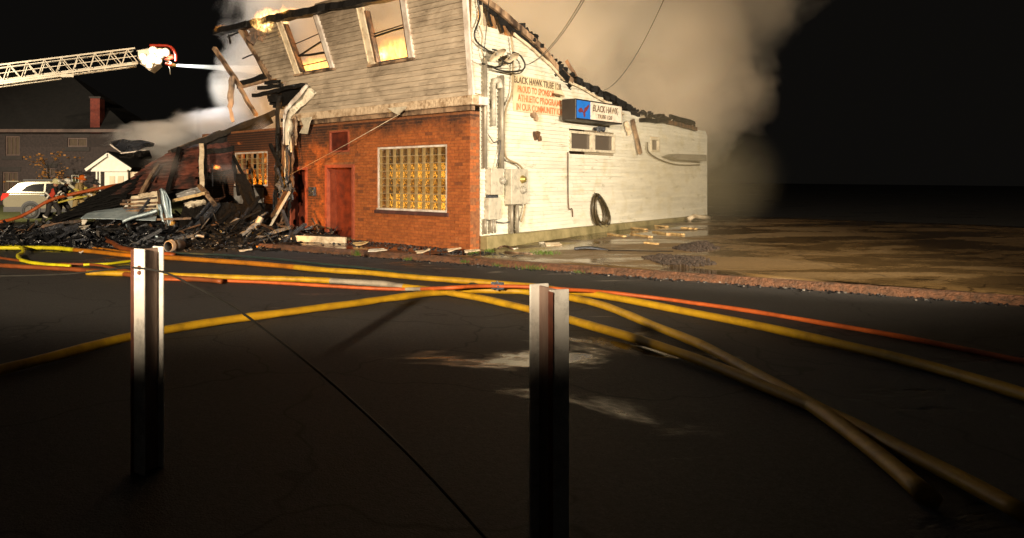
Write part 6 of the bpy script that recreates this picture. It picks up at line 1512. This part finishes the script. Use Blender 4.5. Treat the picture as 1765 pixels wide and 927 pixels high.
# ================================================================== SMOKE AND WATER
def smoke(name, ells, k, nscale, cut, namp, col, label, box=None, stretch=(1, 1, 1), aniso=.15, dark=.78):
    t = NT(name + '_vol'); t.n.remove(t.b)
    pv = t.new('ShaderNodeVolumePrincipled'); pv.inputs['Color'].default_value = (*col, 1); pv.inputs['Anisotropy'].default_value = aniso
    geo = t.new('ShaderNodeTexCoord'); P = geo.outputs['Object']
    cx = V((0, 0, 0))
    lo = V((1e9,) * 3); hi = V((-1e9,) * 3)
    for c, r in ells:
        for a in range(3): lo[a] = min(lo[a], c[a] - r[a]); hi[a] = max(hi[a], c[a] + r[a])
    if box: lo, hi = V(box[0]), V(box[1])
    mask = None
    for c, r in ells:
        m1 = t.new('ShaderNodeVectorMath', operation='SUBTRACT'); t.t.links.new(P, m1.inputs[0]); m1.inputs[1].default_value = c
        m2 = t.new('ShaderNodeVectorMath', operation='DIVIDE'); t.t.links.new(m1.outputs[0], m2.inputs[0]); m2.inputs[1].default_value = r
        ln = t.new('ShaderNodeVectorMath', operation='LENGTH'); t.t.links.new(m2.outputs[0], ln.inputs[0])
        f = t.math('SUBTRACT', 1.0, ln.outputs['Value'], clamp=True)
        mask = f if mask is None else t.math('MAXIMUM', mask, f)
    mp = t.new('ShaderNodeMapping'); t.t.links.new(P, mp.inputs[0]); mp.inputs['Scale'].default_value = stretch
    nz = t.noise(mp.outputs[0], nscale, 5, .55, .5)
    dn = t.math('ADD', mask, t.math('MULTIPLY', t.math('SUBTRACT', nz, .5), namp))
    gate = t.math('MULTIPLY', mask, 6.0, clamp=True)
    d = t.math('MULTIPLY', t.math('MULTIPLY', t.math('SUBTRACT', dn, cut, clamp=True), gate), k)
    t.t.links.new(d, pv.inputs['Density']); t.t.links.new(pv.outputs[0], t.out.inputs['Volume'])
    t.set(pv.inputs['Color'], t.ramp(t.noise(mp.outputs[0], nscale * 1.3, 4, .55, .8), (.38, col), (.66, tuple(x * dark for x in col))))
    m = MB(); m.cbox((lo + hi) / 2, *(hi - lo)); 
    me = bpy.data.meshes.new(name); me.from_pydata(m.v, [], m.f); me.materials.append(t.m)
    bm = bmesh.new(); bm.from_mesh(me); bmesh.ops.recalc_face_normals(bm, faces=bm.faces); bm.to_mesh(me); bm.free()
    o = bpy.data.objects.new(name, me); COL.objects.link(o); return tag(o, label, 'smoke', kind='stuff')
smoke('smoke', [((7.0, 28.5, 9.2), (11.5, 5.5, 7.4)), ((-1.8, 26.0, 9.0), (3.6, 3.4, 4.6)), ((-3.3, 26.2, 6.0), (2.2, 2.2, 3.3)), ((2.0, 26.0, 6.0), (5.5, 4.5, 4.5)), ((12.8, 29.5, 6.4), (6.4, 4.8, 6.2)), ((15.5, 31, 9.5), (6.5, 4.5, 5.0))],
      3.6, .30, .26, 1.35, (.97, .92, .84), 'huge tan cloud of smoke rising behind the burning building', dark=.74)
smoke('roof_smoke', [((-6.9, 25.4, 3.1), (2.5, 1.0, .95)), ((-4.9, 25.4, 3.7), (2.1, .9, .95)), ((-3.1, 25.6, 4.3), (1.8, .9, 1.0)), ((-2.8, 25.6, 3.5), (.9, .7, 1.1))],
      12.0, .75, .20, 1.5, (.97, .97, .98), 'pale smoke drifting low behind the collapsed roof edge', stretch=(.6, 1, 1.6))
smoke('shingle_smoke', [(tuple(W(285, 285, 20.9)), (1.0, .5, .6)), (tuple(W(400, 300, 20.6)), (1.1, .5, .5)), (tuple(W(455, 235, 22.3)), (.5, .5, .8))],
      1.6, 1.1, .24, 1.3, (.92, .88, .86), 'thin veil of smoke seeping from the red shingles', stretch=(.6, 1, 1.3))
smoke('drifting_smoke', [(tuple(PS(9.2, 1.9, .5)), (3.7, 3.3, 2.6))], .14, .5, .0, .5, (.96, .86, .62), 'thin smoke drifting along the far end of the white wall')
# water jet
m = MB(); a = W(305, 112.5, 28.1); b = W(455, 121, 25.5)
m.tube([a.lerp(b, k / 12) for k in range(13)], [lerp(.05, .17, (k / 12) ** 1.2) for k in range(13)], 12)
t = NT('water_spray'); t.n.remove(t.b); pv = t.new('ShaderNodeVolumePrincipled'); pv.inputs['Color'].default_value = (.98, .97, .92, 1)
geo = t.new('ShaderNodeNewGeometry'); sx = t.new('ShaderNodeSeparateXYZ'); t.t.links.new(geo.outputs['Position'], sx.inputs[0])
f = t.math('DIVIDE', t.math('SUBTRACT', sx.outputs[0], a.x), b.x - a.x, clamp=True)
t.set(pv.inputs['Density'], t.ramp(f, (0.0, 1.0), (1.0, .04)))
mm = t.math('MULTIPLY', t.ramp(f, (0.0, 1.0), (.45, .22), (1.0, .03)), 14.0); t.set(pv.inputs['Density'], mm)
t.t.links.new(pv.outputs[0], t.out.inputs['Volume'])
tag(m.build('water_jet', t.m), 'white water jet shooting from the ladder nozzle to the burning roof', 'water jet')

# ---- repeats that belong together share a group
for cat_, grp in (('flame', 'flames of the fire'), ('beam', 'charred beams in the rubble'), ('person', 'firefighters carrying the hose'), ('post', 'posts of the street barrier'), ('electric meter', 'electric meters on the white wall'),
                  ('scrap', 'scraps lying on the wet ground'), ('wire', 'overhead wires'), ('metal strip', 'metal strips in the rubble'), ('cable', 'cables on the white wall'), ('paper', 'papers on the rubble'), ('bracket', 'torn brackets on the white wall')):
    for o in S.objects:
        if o.get('category') == cat_ and not o.get('group') and o.name.split('.')[0] != 'guard_cable': o['group'] = grp
